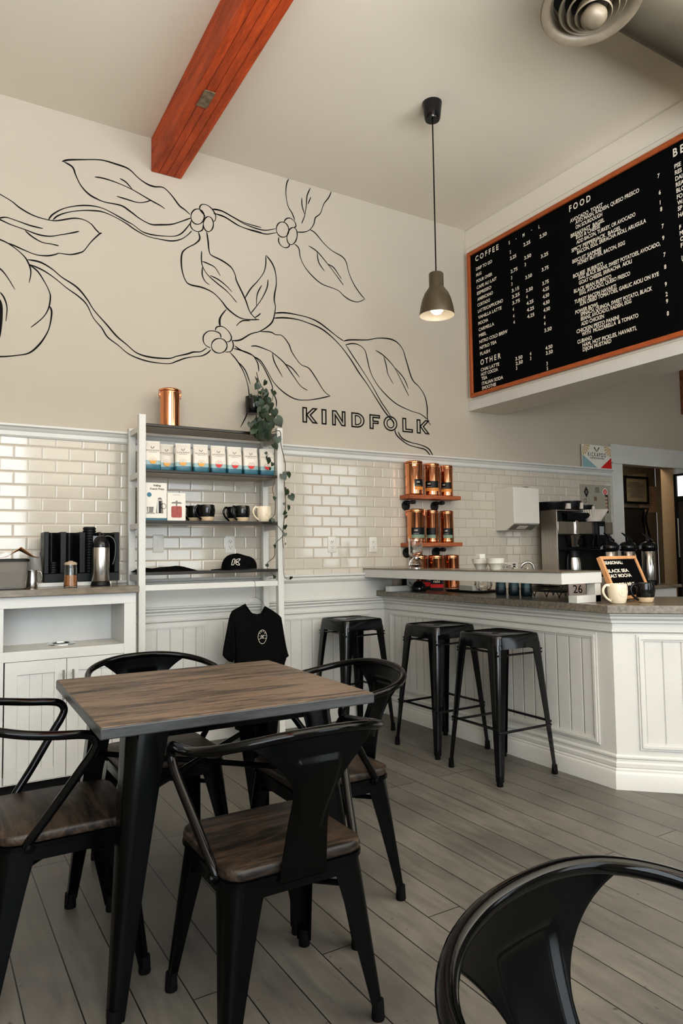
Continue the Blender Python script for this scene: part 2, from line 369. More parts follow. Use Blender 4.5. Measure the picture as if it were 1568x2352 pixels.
def thing(name, label, cat, loc=(0, 0, 0), rz=0, group=None):
    o = bpy.data.objects.new(name, None); COL.objects.link(o); o.empty_display_size = .05
    o.location = loc; o.rotation_euler = (0, 0, rz); o['label'] = label; o['category'] = cat
    if group: o['group'] = group
    return o
def tag(o, label, cat, group=None, kind=None):
    o['label'] = label; o['category'] = cat
    if group: o['group'] = group
    if kind: o['kind'] = kind
    return o
def struct(o): o['kind'] = 'structure'; return o
def dup(root, loc, rz=0, label=None, group=None, scale=None):
    r = root.copy(); COL.objects.link(r); r.location = loc; r.rotation_euler = (0, 0, rz)
    if label: r['label'] = label
    if group: r['group'] = group
    if scale: r.scale = scale
    for ch in list(root.children):
        c = ch.copy(); COL.objects.link(c); c.parent = r
        for g in ch.children:
            d = g.copy(); COL.objects.link(d); d.parent = c
    return r
def cat_rom(P, k=6, closed=False):
    P = [Vector(p) for p in P]; n = len(P); out = []
    for i in range(n if closed else n-1):
        if closed: p0, p1, p2, p3 = P[i-1], P[i], P[(i+1) % n], P[(i+2) % n]
        else: p0, p1, p2, p3 = P[max(i-1, 0)], P[i], P[i+1], P[min(i+2, n-1)]
        for j in range(k):
            t = j/k
            out.append(.5*((2*p1)+(p2-p0)*t+(2*p0-5*p1+4*p2-p3)*t*t+(3*p1-p0-3*p2+p3)*t**3))
    if not closed: out.append(P[-1])
    return out
def rrect(w, d, r, n=5, cx=0, cy=0):
    pts = []
    for sx, sy, a0 in ((1, 1, 0), (-1, 1, PI/2), (-1, -1, PI), (1, -1, 1.5*PI)):
        for k in range(n+1):
            a = a0+PI/2*k/n
            pts.append((cx+sx*(w/2-r)+r*math.cos(a), cy+sy*(d/2-r)+r*math.sin(a)))
    return pts
def sweep(mb, path, prof, side=1):
    """extrude (out,z) profile along an XY polyline with mitred corners; out is to the right of travel * side"""
    P = [Vector((p[0], p[1])) for p in path]; n = len(P); nrm = []
    for i in range(n-1):
        d = (P[i+1]-P[i]).normalized(); nrm.append(Vector((d.y, -d.x))*side)
    rings = []
    for i in range(n):
        a = nrm[max(i-1, 0)]; b = nrm[min(i, n-2)]
        m = (a+b).normalized(); m = m/max(.2, m.dot(a))
        rings.append([(P[i].x+m.x*o, P[i].y+m.y*o, z) for o, z in prof])
    mb.loft(rings); return mb
# ------------------------------------------------------------------ room shell
YB, ZC = 4.57, 4.06
XL, XR, YF = -2.6, 9.5, -2.4
mb = MB(); mb.box(XL-.2, XR+.2, YF-.6, 7.2, -.1, 0); struct(mb.build('floor', 'floor'))
mb = MB(); mb.box(XL-.2, XR+.2, YF-.2, YB+.2, ZC, ZC+.1); struct(mb.build('ceiling', 'ceil'))
DX0, DX1, DZ = 6.04, onY(1548, 1090, YB).x, 2.105
mb = MB()
mb.box(XL-.2, DX0, YB, YB+.14, 0, ZC); mb.box(DX1, XR+.2, YB, YB+.14, 0, ZC); mb.box(DX0, DX1, YB, YB+.14, DZ, ZC)
wall_back = struct(mb.build('wall_back', 'wall'))
mb = MB(); mb.box(XL-.2, XL, YF-.2, YB, 0, ZC); struct(mb.build('wall_left', 'wall'))
mb = MB(); mb.box(XR, XR+.2, YF-.2, YB, 0, ZC); struct(mb.build('wall_right', 'wall'))
# front wall behind the camera: shop windows
WIN = [(-2.5, 1.42, .6, 3.4), (2.75, 4.2, .3, 3.2), (6.1, 7.4, .9, 3.0)]
mb = MB(); xs = [XL-.2]+[v for w in WIN for v in w[:2]]+[XR+.2]
for a, b in zip(xs[::2], xs[1::2]): mb.box(a, b, YF-.2, YF, 0, ZC)
for w in WIN: mb.box(w[0], w[1], YF-.2, YF, 0, w[2]); mb.box(w[0], w[1], YF-.2, YF, w[3], ZC)
struct(mb.build('wall_front', 'wall'))
for i, w in enumerate(WIN):
    mb = MB(); mb.box(w[0], w[1], YF-.12, YF-.06, w[2], w[2]+.05); mb.box(w[0], w[1], YF-.12, YF-.06, w[3]-.05, w[3])
    for x in (w[0], w[1]-.05): mb.box(x, x+.05, YF-.12, YF-.06, w[2]+.05, w[3]-.05)
    struct(mb.build('window_%d' % (i+1), 'white'))
# tiles between chair rail and picture rail
mb = MB(); mb.box(-2.58, 5.88, YB-.012, YB-.0005, 1.06, 1.985); struct(mb.build('wall_back_tiles', 'tile'))
# picture rail, chair rail, wainscot mouldings
mb = MB(); sweep(mb, [(-2.58, YB-.001), (5.88, YB-.001)], [(0, 2.032), (.052, 2.032), (.052, 2.02), (.04, 2.012), (.034, 2.0), (.026, 1.992), (.026, 1.968), (.018, 1.957), (0, 1.957)])
struct(mb.build('trim_1', 'white', angle=22))
mb = MB(); sweep(mb, [(1.07, YB-.001), (3.7, YB-.001)], [(0, 1.085), (.04, 1.085), (.04, 1.07), (.028, 1.062), (.028, 1.045), (.02, 1.03), (.012, 1.022), (0, 1.022)])
struct(mb.build('trim_2', 'white', angle=22))
CROWN = [(0, .9), (.036, .9), (.036, .892), (.026, .884), (.026, .874), (.014, .862), (.014, .85), (0, .85)]
FRZ = [(0, .815), (.012, .815), (.012, .805), (.004, .797), (0, .797)]
BASE = [(0, .172), (.006, .171), (.012, .164), (.012, .156), (.007, .150), (.007, .138), (.016, .130), (.016, .112), (.013, .107), (.021, .100), (.021, .092), (.026, .088), (.03, .078), (.03, 0), (0, 0)]
mb = MB(); mb.box(1.0, 3.2, YB-.011, YB-.0005, 0, 1.03)
struct(mb.build('wall_wainscot', 'white'))
mb = MB()
for p in (CROWN, FRZ): sweep(mb, [(1.07, YB-.011), (3.119, YB-.011)], p)
struct(mb.build('trim_3', 'white', angle=22))
mb = MB(); sweep(mb, [(1.07, YB-.011), (3.089, YB-.011)], BASE); struct(mb.build('baseboard_back', 'white', angle=22))
def frame2d(mb, x0, x1, z0, z1, wd=.03, t=.012):
    """picture-frame moulding in local XY, proud in +Z"""
    for a, b, c, d in ((x0, x1, z1-wd, z1), (x0, x1, z0, z0+wd), (x0, x0+wd, z0+wd, z1-wd), (x1-wd, x1, z0+wd, z1-wd)):
        mb.box(a, b, c, d, 0, t*.55)
        iw = wd*.3
    i = wd*.32
    for a, b, c, d in ((x0+i, x1-i, z1-wd*.7, z1-i), (x0+i, x1-i, z0+i, z0+wd*.7), (x0+i, x0+wd*.7, z0+wd*.7, z1-wd*.7), (x1-wd*.7, x1-i, z0+wd*.7, z1-wd*.7)):
        mb.box(a, b, c, d, t*.5, t)
mb = MB(); mb.M = T(0, YB-.0115, 0) @ MW; mb2 = MB(); mb2.M = T(0, YB-.0112, 0) @ MW
for a, b in ((1.19, onY(473, 1440, YB).x), (onY(511, 1428, YB).x, onY(598, 1420, YB).x+.4)):
    pass
px1 = onY(473, 1440, YB).x; px2 = onY(511, 1428, YB).x; px3 = onY(850, 1405, YB).x
for a, b in ((1.2, px1), (px2, px3)):
    frame2d(mb, a, b, .19, .785); mb2.box(a+.03, b-.03, .22, .755, 0, .003)
struct(mb.build('trim_4', 'white')); struct(mb2.build('wall_wainscot_boards', 'beadX'))
# bulkhead over the counter
mb = MB(); mb.box(4.06, 4.43, YF, YB-.001, 2.45, ZC-.001); struct(mb.build('wall_bulkhead', 'shiplap'))
mb = MB(); mb.box(4.052, 4.06, YF, YB-.002, 2.45, 2.53); struct(mb.build('trim_5', 'white'))
# old brick pier far right above the doorway
pb = onY(1561, 900, YB).x
mb = MB(); mb.box(pb, pb+.5, YB-.14, YB-.001, onY(1565, 952, YB).z, onY(1562, 855, YB).z+.2); struct(mb.build('wall_pier', 'brickwall'))
# doorway casing, jamb and the hall behind
mb = MB(); mb.box(5.88, DX0, YB-.03, YB, 0, DZ); struct(mb.build('trim_6', 'white', bevel=.003))
mb = MB(); mb.box(DX1, DX1+.11, YB-.03, YB, 0, DZ); struct(mb.build('trim_7', 'white', bevel=.003))
mb = MB(); mb.box(5.87, DX1+.12, YB-.035, YB, DZ, 2.289); mb.box(5.88, DX1+.16, YB-.045, YB, DZ-.012, DZ+.004); struct(mb.build('trim_8', 'white', bevel=.003))
mb = MB(); mb.box(DX1-.018, DX1-.0005, YB+.001, YB+.15, 0, DZ-.001)
struct(mb.build('trim_9', 'jamb'))
HY = 5.75; hx = onY(1509, 1200, HY).x
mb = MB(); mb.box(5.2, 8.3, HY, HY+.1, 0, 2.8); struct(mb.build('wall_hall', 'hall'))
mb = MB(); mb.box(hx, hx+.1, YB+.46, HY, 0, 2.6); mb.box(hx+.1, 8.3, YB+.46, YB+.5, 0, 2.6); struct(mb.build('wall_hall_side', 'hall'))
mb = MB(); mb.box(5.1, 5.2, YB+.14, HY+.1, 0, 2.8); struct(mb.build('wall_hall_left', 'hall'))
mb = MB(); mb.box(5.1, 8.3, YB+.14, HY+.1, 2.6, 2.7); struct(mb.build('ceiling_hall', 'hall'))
# ------------------------------------------------------------------ ceiling beam
ang = math.atan2(.037, 1.67)
bm0 = thing('ceiling_beam', 'rough orange-stained wooden beam running under the ceiling above the mural', 'beam', (1.391, YB-.004, 3.828), -ang)
bm0['kind'] = 'thing'
mb = MB(); L = 6.9
for k, (a, b) in enumerate(((-.103, -.052), (-.0515, -.001), (-.0005, .05), (.0505, .103))):
    mb.box(a, b, -L, 0, .0, .2315)
mb.build('timber', 'beam', bm0, bevel=.003)
p = onZ(475, 228, 3.828)-Vector((1.391, YB, 3.828))
mb = MB(); mb.cbox((p.x+.012, p.y, -.004), (.062, .15, .006)); mb.build('plate', 'patch', bm0)
# ------------------------------------------------------------------ mural
mur = thing('mural', 'black line mural of coffee branches with leaves and berries painted on the tan wall', 'mural', (1.8, YB, 2.9))
mb = MB(); mb.M = T(0, YB-.0012, 0) @ MW
def stroke(ox, oy, k, pts, w=.0072, closed=False):
    q = cat_rom([(x, y, 0) for x, y in pts], 5, closed)
    if closed: q.append(q[0])
    w3 = [onY(ox+p.x/k, oy+p.y/k, YB) for p in q]
    mb.ribbon([(p.x, p.z) for p in w3], w, not closed)
SB = lambda *p, **kw: stroke(0, 340, 2.6133, p, **kw)
SC = lambda *p, **kw: stroke(460, 400, 2.6133, p, **kw)
def ell(S, cx, cy, rx, ry, rot=0, a0=0, a1=360):
    c, s = math.cos(math.radians(rot)), math.sin(math.radians(rot)); pts = []
    n = 12
    full = a1-a0 >= 360
    for i in range(n if full else n+1):
        a = math.radians(a0+(a1-a0)*i/n); x, y = rx*math.cos(a), ry*math.sin(a)
        pts.append((cx+x*c-y*s, cy+x*s+y*c))
    S(*pts, closed=full)
SB((372,82),(410,72),(500,70),(605,72),(690,95),(770,125),(830,180),(880,215),(925,232),(980,238),(1030,285),(1075,345),(1110,372),(1140,400), w=.009)
SB((385,84),(435,115),(455,165),(485,225),(530,275),(580,305),(630,325),(725,345),(780,380),(840,425),(905,458),(960,461),(1030,458),(1090,440),(1145,420), w=.009)
SB((568,174),(620,182),(700,208),(790,248),(900,312),(960,345),(990,366)); SB((718,183),(755,205),(795,250)); SB((700,290),(760,308),(820,326),(865,326),(905,314))
SB((290,432),(315,400),(370,368),(430,352),(500,345),(570,350),(630,368),(700,405),(760,440),(800,462),(850,500),(900,518),(960,527),(1040,530),(1085,515),(1120,480),(1140,452))
SB((317,432),(345,408),(400,388),(480,376),(560,376),(620,385),(690,415),(760,455),(810,490),(880,528),(960,548),(1030,558),(1085,548),(1125,523),(1150,497))
SB((-120,215),(-60,245),(0,278),(70,320),(120,360),(200,405),(290,432),(345,436),(440,422),(500,430),(545,455),(575,490),(600,515))
SB((610,515),(598,515),(545,565),(505,615),(475,630),(420,640),(355,632),(330,640),(280,647),(215,640),(150,615),(90,588),(50,572))
SB((-90,520),(0,550),(60,580),(130,635),(165,680),(185,740),(175,810)); SB((-80,430),(0,420),(40,417),(110,440),(180,465),(258,484)); SB((-80,400),(0,430),(60,458),(150,490),(230,520),(300,530),(360,522),(430,510),(475,500)); SB((150,495),(190,530),(250,565),(310,577),(352,587))
SB((165,670),(240,685),(310,725),(370,775),(460,835),(520,905),(565,975),(640,1060),(700,1130),(760,1180),(820,1230),(900,1255),(1010,1263),(1060,1250),(1120,1237),(1160,1225),(1205,1222),(1240,1200), w=.0085)
SB((175,698),(250,730),(320,775),(400,840),(470,890),(520,940),(560,1020),(610,1080),(645,1135),(710,1185),(770,1235),(850,1270),(930,1288),(1015,1294),(1060,1280),(1110,1262),(1160,1253),(1210,1248),(1245,1230),(1265,1210))
SB((175,700),(225,740),(265,800),(295,860),(302,900),(290,965),(255,1020),(185,1077)); SB((298,950),(310,985),(300,1060),(280,1115),(235,1180),(175,1230),(100,1245),(0,1252),(-100,1240), w=.0085)
SB((-60,690),(0,725),(40,770),(90,850)); SB((0,865),(25,900),(42,960),(35,1040)); SB((-6,905),(4,960),(5,1050),(-4,1140), w=.018)
ell(SB, 1185, 412, 40, 46); ell(SB, 1250, 457, 30, 45)
SB((1197,370),(1200,350),(1215,338),(1245,345),(1275,370),(1293,405),(1292,430),(1283,442)); SB((1147,435),(1142,465),(1160,492),(1190,502),(1215,490),(1218,462)); SB((1198,372),(1215,390),(1232,412))
SB((1270,368),(1330,378),(1400,415),(1470,450),(1568,478)); SB((1280,392),(1340,410),(1400,445),(1460,478),(1568,507))
SB((1190,505),(1198,545),(1170,575),(1115,605),(1090,640),(1090,720),(1110,790),(1140,820),(1215,838),(1280,870),(1330,920),(1365,965),(1430,1015),(1490,1030),(1555,1030), w=.009)
SB((1240,503),(1248,560),(1255,620),(1270,645),(1330,675),(1385,715),(1410,760),(1420,800),(1470,905),(1500,985),(1540,1030), w=.009)
SB((1210,618),(1208,665),(1215,710),(1245,760),(1300,810),(1350,850),(1385,885),(1420,928)); SB((1212,680),(1250,695),(1290,718),(1322,768)); SB((1215,712),(1213,760),(1230,800),(1258,822)); SB((1260,765),(1310,790),(1360,830),(1392,865))
ell(SB, 1315, 1187, 47, 44)
SB((1325,1140),(1320,1115),(1290,1100),(1250,1100),(1222,1125),(1220,1160),(1235,1185),(1262,1200)); SB((1292,1095),(1300,1075),(1335,1072),(1370,1100),(1388,1135),(1380,1158),(1360,1165)); SB((1390,1150),(1400,1185),(1385,1220),(1350,1225))
SC((75,208),(130,222),(200,262),(260,297),(330,325),(390,337),(455,327)); SC((85,237),(150,260),(220,305),(290,333),(350,350),(400,360),(460,350))
ell(SC, 493, 333, 37, 46, -10); ell(SC, 550, 372, 30, 52, 10)
SC((500,290),(515,268),(540,265),(565,285),(573,312),(560,322)); SC((470,378),(470,405),(485,430),(510,442),(530,435),(535,420))
SC((530,28),(517,60),(513,120),(525,190),(550,235),(567,278)); SC((785,105),(770,140),(740,180),(720,235),(690,262),(680,300),(655,335),(620,348),(582,348))
SC((660,83),(640,130),(635,190),(625,250),(607,297)); SC((608,142),(610,190),(625,240)); SC((663,137),(645,180))
SC((655,332),(690,355),(740,415),(790,460),(850,495),(875,530),(890,590),(920,660),(960,720),(987,750)); SC((565,420),(590,445),(600,500),(625,555),(670,610),(730,660),(820,695),(860,730),(900,757),(945,767),(987,750))
SC((648,430),(700,465),(760,535),(810,600),(858,667)); SC((700,470),(710,530),(745,583)); SC((765,540),(800,562),(830,605),(848,632))
SC((392,488),(392,540),(380,590),(345,640),(300,690),(265,748)); SC((395,488),(430,535),(450,590),(455,660),(445,720),(443,760),(450,800),(438,870),(415,905),(360,942),(300,960),(240,995),(190,1000), w=.009)
SC((405,632),(400,680),(370,745),(335,795),(300,838)); SC((368,667),(345,710),(337,750),(337,795)); SC((362,835),(345,850),(325,862)); SC((300,880),(255,880),(230,895),(215,912)); SC((118,912),(115,880),(125,850),(155,812), w=.012)
SC((360,945),(420,948),(450,963),(490,970),(530,1020),(550,1070),(600,1140),(650,1165),(690,1220),(740,1300),(778,1332)); SC((320,1095),(360,1120),(400,1180),(440,1250),(500,1310),(570,1350),(640,1356),(710,1347),(778,1332))
SC((303,1033),(340,1033),(400,1055),(430,1070),(500,1130),(550,1200),(600,1270),(643,1298)); SC((432,1075),(445,1130),(493,1218)); SC((510,1140),(550,1165),(595,1220))
SC((205,1030),(240,1055),(290,1078),(320,1095),(345,1140),(350,1185)); SC((195,1045),(250,1060),(310,1085),(365,1140),(400,1200),(430,1270),(433,1310)); SC((178,1070),(220,1120),(260,1190),(285,1270),(293,1340)); SC((230,1130),(270,1180),(300,1262))
SC((280,1405),(275,1450),(240,1520)); SC((440,1320),(455,1360),(455,1400))
SC((443,835),(500,832),(570,842),(650,862),(710,890),(770,935),(820,975),(860,1002), w=.009); SC((440,865),(500,862),(580,872),(650,895),(720,925),(780,970),(840,1030),(900,1110),(950,1190),(1000,1260),(1050,1340),(1105,1425),(1150,1480),(1162,1510), w=.009)
SC((860,1002),(900,995),(1000,995),(1060,985),(1130,988),(1180,1010),(1215,1055),(1235,1120),(1270,1230),(1310,1275),(1345,1330),(1360,1400),(1362,1470),(1382,1508), w=.009); SC((870,1025),(910,1017),(950,1025),(985,1055),(1000,1105),(1015,1170),(1040,1230),(1090,1300),(1170,1375),(1260,1420),(1320,1440),(1365,1475))
SC((872,1025),(920,1100),(970,1175),(1030,1270),(1080,1360),(1130,1435),(1150,1475)); SC((1050,1057),(1100,1090),(1160,1155),(1200,1230),(1250,1332)); SC((1100,1095),(1115,1150),(1125,1200),(1158,1260)); SC((1170,1165),(1220,1225),(1247,1288))
SC((1165,1530),(1180,1570),(1240,1620),(1300,1640),(1350,1655),(1385,1697), w=.009); SC((1185,1545),(1210,1585),(1260,1610),(1320,1625),(1370,1650),(1397,1697), w=.009)
mb.build('painted_lines', 'ink', mur, world=True, smooth=False, norm=False)
# outlined lettering
sign = thing('wall_lettering', 'black outlined capital letters painted on the wall under the mural branch', 'lettering', (3.0, YB, 2.27))
mb = MB(); mb.M = T(0, YB-.0016, 0) @ MW
LET = {  # strokes as closed outlines in a unit box
 'K': [(0,0),(0,1),(.3,1),(.3,.62),(.66,1),(1,1),(.56,.52),(1,0),(.64,0),(.3,.42),(.3,0)],
 'I': [(0,0),(0,1),(1,1),(1,0)],
 'N': [(0,0),(0,1),(.32,1),(.72,.45),(.72,1),(1,1),(1,0),(.7,0),(.28,.56),(.28,0)],
 'F': [(0,0),(0,1),(1,1),(1,.76),(.38,.76),(.38,.6),(.86,.6),(.86,.37),(.38,.37),(.38,0)],
 'L': [(0,0),(0,1),(.38,1),(.38,.26),(1,.26),(1,0)]}
def arc(cx, cy, rx, ry, a0, a1, n): return [(cx+rx*math.cos(math.radians(a0+(a1-a0)*i/n)), cy+ry*math.sin(math.radians(a0+(a1-a0)*i/n))) for i in range(n+1)]
def outline(pts, x0, x1, z0, z1, w=.011):
    q = [(x0+(x1-x0)*a, z0+(z1-z0)*b) for a, b in pts]; n = len(q)
    area = sum(q[i][0]*q[(i+1)%n][1]-q[(i+1)%n][0]*q[i][1] for i in range(n))
    sgn = 1 if area > 0 else -1; inner = []
    for i in range(n):
        p0, p1, p2 = Vector(q[i-1]), Vector(q[i]), Vector(q[(i+1) % n])
        d1 = (p1-p0).normalized(); d2 = (p2-p1).normalized(); n1 = Vector((-d1.y, d1.x))*sgn; n2 = Vector((-d2.y, d2.x))*sgn
        m = (n1+n2).normalized(); inner.append(p1+m*w/max(.3, m.dot(n1)))
    for i in range(n):
        j = (i+1) % n; mb.face([(q[i][0], q[i][1], 0), (q[j][0], q[j][1], 0), (inner[j].x, inner[j].y, 0), (inner[i].x, inner[i].y, 0)])
for ch, xa, ya, xb, yt in (('K',612,1493,706,1398),('I',727,1505,757,1408),('N',790,1510,871,1416),('D',906,1523,985,1428),('F',1015,1532,1079,1441),('O',1099,1545,1182,1452),('L',1212,1552,1275,1462),('K',1298,1562,1377,1470)):
    a = onY(460+xa/2.6133, 400+ya/2.6133, YB); b = onY(460+xb/2.6133, 400+ya/2.6133, YB); tt = onY(460+xa/2.6133, 400+yt/2.6133, YB)
    z0, z1 = 2.213, 2.331
    if ch == 'D':
        outline([(0,0),(0,1),(.4,1)]+arc(.42,.5,.58,.5,80,-80,10)+[(.4,0)], a.x, b.x, z0, z1)
        outline([(.34,.24),(.34,.76),(.44,.76)]+arc(.42,.5,.27,.26,70,-70,8)+[(.44,.24)], a.x, b.x, z0, z1, -.009)
    elif ch == 'O':
        outline(arc(.5,.5,.5,.52,0,345,23), a.x, b.x, z0, z1); outline(arc(.5,.5,.22,.26,0,345,23), a.x, b.x, z0, z1, -.009)
    else: outline(LET[ch], a.x, b.x, z0, z1)
mb.build('painted_letters', 'ink', sign, world=True, smooth=False, norm=False)
# ------------------------------------------------------------------ pendant lamp
pl = onZ(992, 237, ZC); pc = Vector((2.735, 3.34, 0))
lamp = thing('pendant_lamp', 'bronze metal pendant lamp with a white inside hanging on a black cord', 'pendant lamp', (pl.x, pl.y, ZC))
mb = MB(); mb.lathe([(.062, 0), (.062, -.008), (.058, -.03), (.05, -.1), (.044, -.112), (0, -.113)]); mb.build('canopy', 'gloss', lamp)
ztop, zn, zr = 2.963-ZC, 2.868-ZC, 2.695-ZC
mb = MB(); mb.tube([(0, 0, -.11), (0, 0, ztop)], .004, 8); mb.build('cord', 'rubber', lamp)
mb = MB(); mb.lathe([(.0, ztop), (.04, ztop), (.045, ztop-.006), (.045, zn+.01), (.05, zn), (.074, zn-.035), (.09, zn-.075), (.102, zn-.125), (.108, zr+.005), (.108, zr)], seg=40, caps=False); mb.build('shade', 'bronze', lamp, angle=60)
mb = MB(); mb.lathe([(.1075, zr), (.1035, zr+.005), (.098, zn-.122), (.086, zn-.075), (.07, zn-.036), (.04, zn), (0, zn+.002)], seg=40, caps=False); mb.build('shade_lining', 'shadein', lamp, angle=60)
mb = MB(); mb.lathe([(0, zr+.008), (.022, zr+.012), (.038, zr+.028), (.043, zr+.05), (.036, zr+.075), (.02, zr+.1), (.018, zr+.125), (0, zr+.126)], seg=24); mb.build('bulb', 'bulb', lamp, angle=80)
# ------------------------------------------------------------------ duct and diffuser
DC = onZ(1359, 5, 3.575)
dt = thing('air_duct', 'fat dusty round metal air duct running along the ceiling at upper right', 'duct', (2.9, 1.86, 3.83))
mb = MB(); mb.tube([(2.45, 1.86, 3.83), (4.02, 1.86, 3.83)], .222, 40); mb.build('pipe', 'duct', dt, world=True)
mb = MB(); mb.tube([(3.4+k*2, 1.86, 3.83) for k in (0, .012)], .229, 40)
mb.build('seam_band', 'duct', dt, world=True)
df = thing('ceiling_diffuser', 'round concentric-ring air diffuser under the end of the duct', 'air vent', DC); df.scale = (.95,)*3
tilt = Matrix.Rotation(math.radians(-8), 4, 'X') @ Matrix.Rotation(math.radians(4), 4, 'Y')
def dl(prof, nm, m, seg=48, caps=False):
    q = MB(); q.M = tilt; q.lathe(prof, seg=seg, caps=caps); return q.build(nm, m, df, angle=50)
dl([(.165, .16), (.165, .03), (.19, .012), (.222, .004), (.226, -.004), (.222, -.012), (.205, -.012), (.185, .0), (.17, .03), (.165, .05)], 'outer_ring', 'ductring')
for r, z in ((.148, -.022), (.115, -.045), (.082, -.068)):
    dl([(r*.80, .045+z), (r*.92, .02+z), (r, 0+z), (r-.005, -.006+z), (r*.9-.006, .014+z), (r*.78, .04+z), (r*.80, .045+z)], 'ring', 'ductring')
dl([(.03, -.03), (.058, -.078), (.056, -.092), (.04, -.112), (.02, -.119), (0, -.12)], 'centre_cone', 'ductring')
dl([(.164, .08), (0, .08)], 'throat', 'dark')
mb = MB(); mb.M = tilt; mb.box(-.003, .003, -.15, .15, -.01, .02); mb.box(-.15, .15, -.003, .003, -.01, .02); mb.box(-.003, .003, -.03, .03, -.07, -.01); mb.build('spoke_bar', 'ductring', df)
# ------------------------------------------------------------------ menu board
BX = 4.05
b1 = onX(1071.2, 584, BX); b2 = onX(1087, 914, BX); zt = .5*(b1.z+onX(1568, 311, BX).z); zb = .5*(b2.z+onX(1568, 772, BX).z)
yl = .5*(b1.y+b2.y); yr = 1.15
menu = thing('menu_board', 'large black letter board menu in an orange oak frame on the white bulkhead', 'menu board', (BX, yl, zb))
fw = .033
for a_ in (zt-fw, zb):
    mb = MB(); mb.box(BX-.022, BX, yr, yl, a_, a_+fw); mb.build('frame_rail', 'orange', menu, world=True, bevel=.003)
for a_ in (yl-fw, yr):
    mb = MB(); mb.box(BX-.022, BX, a_, a_+fw, zb+fw, zt-fw); mb.build('frame_stile', 'orangez', menu, world=True, bevel=.003)
mb = MB(); mb.box(BX-.006, BX-.001, yr+fw, yl-fw, zb+fw, zt-fw); mb.build('felt_panel', 'felt', menu, world=True)
LM = MB(); LM.M = T(BX-.0075, 0, 0) @ MX
def msolve(px, z):
    lo, hi = .5, 4.6
    for _ in range(40):
        m = (lo+hi)/2
        if proj((BX, m, z))[0] > px: lo = m
        else: hi = m
    return lo
def ml(s, x, y, xr=None, cap=.0265, off=.028):
    p = onX(1068+x/3.136, 300+y/3.136, BX)
    w = None
    if xr: w = p.y-msolve(1068+xr/3.136, p.z)
    LM.text(s, cap, -p.y, p.z, 0, w, off=off, xs=.8)
ml('C O F F E E', 78, 945, 245, .043); ml('O T H E R', 115, 1690, 262, .043); ml('F O O D', 754, 588, 908, .044); ml('B E', 1502, 193, None, .05)
for a in (('DRIP TO GO',83,1012,198),('MUG',84,1055,122),('POUR OVER',86,1100,200),('CAFE AU LAIT',88,1145,232),('ESPRESSO',90,1187,193),('AMERICANO',92,1230,205),('CORTADO',93,1272,184),('LATTE/CAPPUCINO',96,1315,277),('VANILLA LATTE',98,1360,267),('MOCHA',99,1403,170),('CARMELLA',102,1448,213),('MIEL',104,1490,158),('NITRO COLD BREW',107,1535,310),('NITRO TEA',110,1578,231),('FLASH',112,1622,183),
 ('CHAI LATTE',117,1737,250),('HOT COCOA',119,1770,241),('TEA',122,1800,164),('ITALIAN SODA',125,1835,278),('SMOOTHIE',126,1868,227),
 ('S',318,822),('-',368,790),('M',418,770),('-',480,727),('L',533,708),
 ('2',325,890),('2.25',327,935,373),('2.75',332,1030,382),('3',335,1075),('3',337,1120),('3.15',340,1168,393),('3.25',342,1212,397),('3.75',344,1257,399),('4',346,1302),('4',349,1350),('4',352,1395),('3.50',366,1658,418),('2.50',368,1692,420),('3',371,1725),
 ('2.25',424,838,474),('3.50',430,933,480),('3',433,980),('3.50',438,1074,486),('3.50',443,1168,492),('4',444,1213),('4.25',446,1260,497),('4.25',449,1308,501),('4.25',452,1355,503),('4',470,1622),('3',472,1655),
 ('2.50',540,780,592),('3.25',550,922,603),('3.75',556,1018,606),('3.75',560,1117,607),('4.25',562,1165,608),('4.50',563,1213,610),('4.50',565,1262,613),('4.50',568,1310,616),('4',570,1360),('4',572,1405),('3.50',575,1455,628),('4.50',582,1582,634),('3.50',586,1618,636),('3',590,1693),('5',592,1728),
 ('AVOCADO  TOAST',760,668,995),('AVO MASH, RADISH, QUESO FRESCO',798,678,1258),('ON SOURDOUGH',800,713,992),('BREAKFAST  BAGEL',765,775,1008),('EGG & CHEESE',803,785,977),('ADD BACON, TURKEY, OR AVOCADO',806,820,1231),('SPICY PEPPERJACK  BAGEL',771,880,1127),('BACON, EGG, SRIRACHA AIOLI, ARUGULA',811,893,1308),('BISCUIT SAMMIE',777,960,985),('HONEY BUTTER, BACON, EGG',815,973,1156),('BOUJEE  BURRITO',782,1065,998),('EGG, BLACK BEANS, SWEET POTATOES, AVOCADO,',822,1077,1410),('GOAT CHEESE, SRIRACHA  AIOLI',824,1113,1205),('BLACK BEAN BURRITO',788,1173,1058),('EGG, AVOCADO, QUESO FRESCO',828,1188,1193),('TURKEY BACON HAVARTI',792,1250,1092),('SUN DRIED TOMATOES, GARLIC AIOLI ON RYE',830,1265,1400),('POWER BOWL',798,1325,966),('SPINACH, QUINOA, SWEET POTATO, BLACK',836,1340,1351),('BEANS, AVOCADO, RADISH, EGG',838,1372,1202),('ADD CHICKEN',840,1408,1005),('CHICKEN PESTO PANINI',807,1463,1113),('WITH  MOZZARELLA  & TOMATO',845,1482,1252),('CUBANO',813,1538,918),('HAM, HOT PICKLES, HAVARTI,',850,1560,1240),('DIJON MUSTARD',852,1592,1058),
 ('7',1390,345),('6',1399,465),('1',1407,535),('8',1409,585),('7',1420,707),('9',1424,792),('7',1433,912),('8',1438,1000),('9',1442,1125),('2',1448,1197),('9',1451,1247),('8',1457,1335),
 ('PSE',1512,277),('RES',1515,322),('DAI',1518,366),('REA',1522,410),('BLO',1526,452),('FO',1530,497),('WA',1533,540),('SP',1536,582),('HA',1540,628),('F',1547,715),('M',1550,757),('O',1554,800),('F',1558,845),('I',1564,935),('Y',1565,965)):
    ml(*a)
LM.build('lettering', 'letter', menu, world=True, smooth=False)
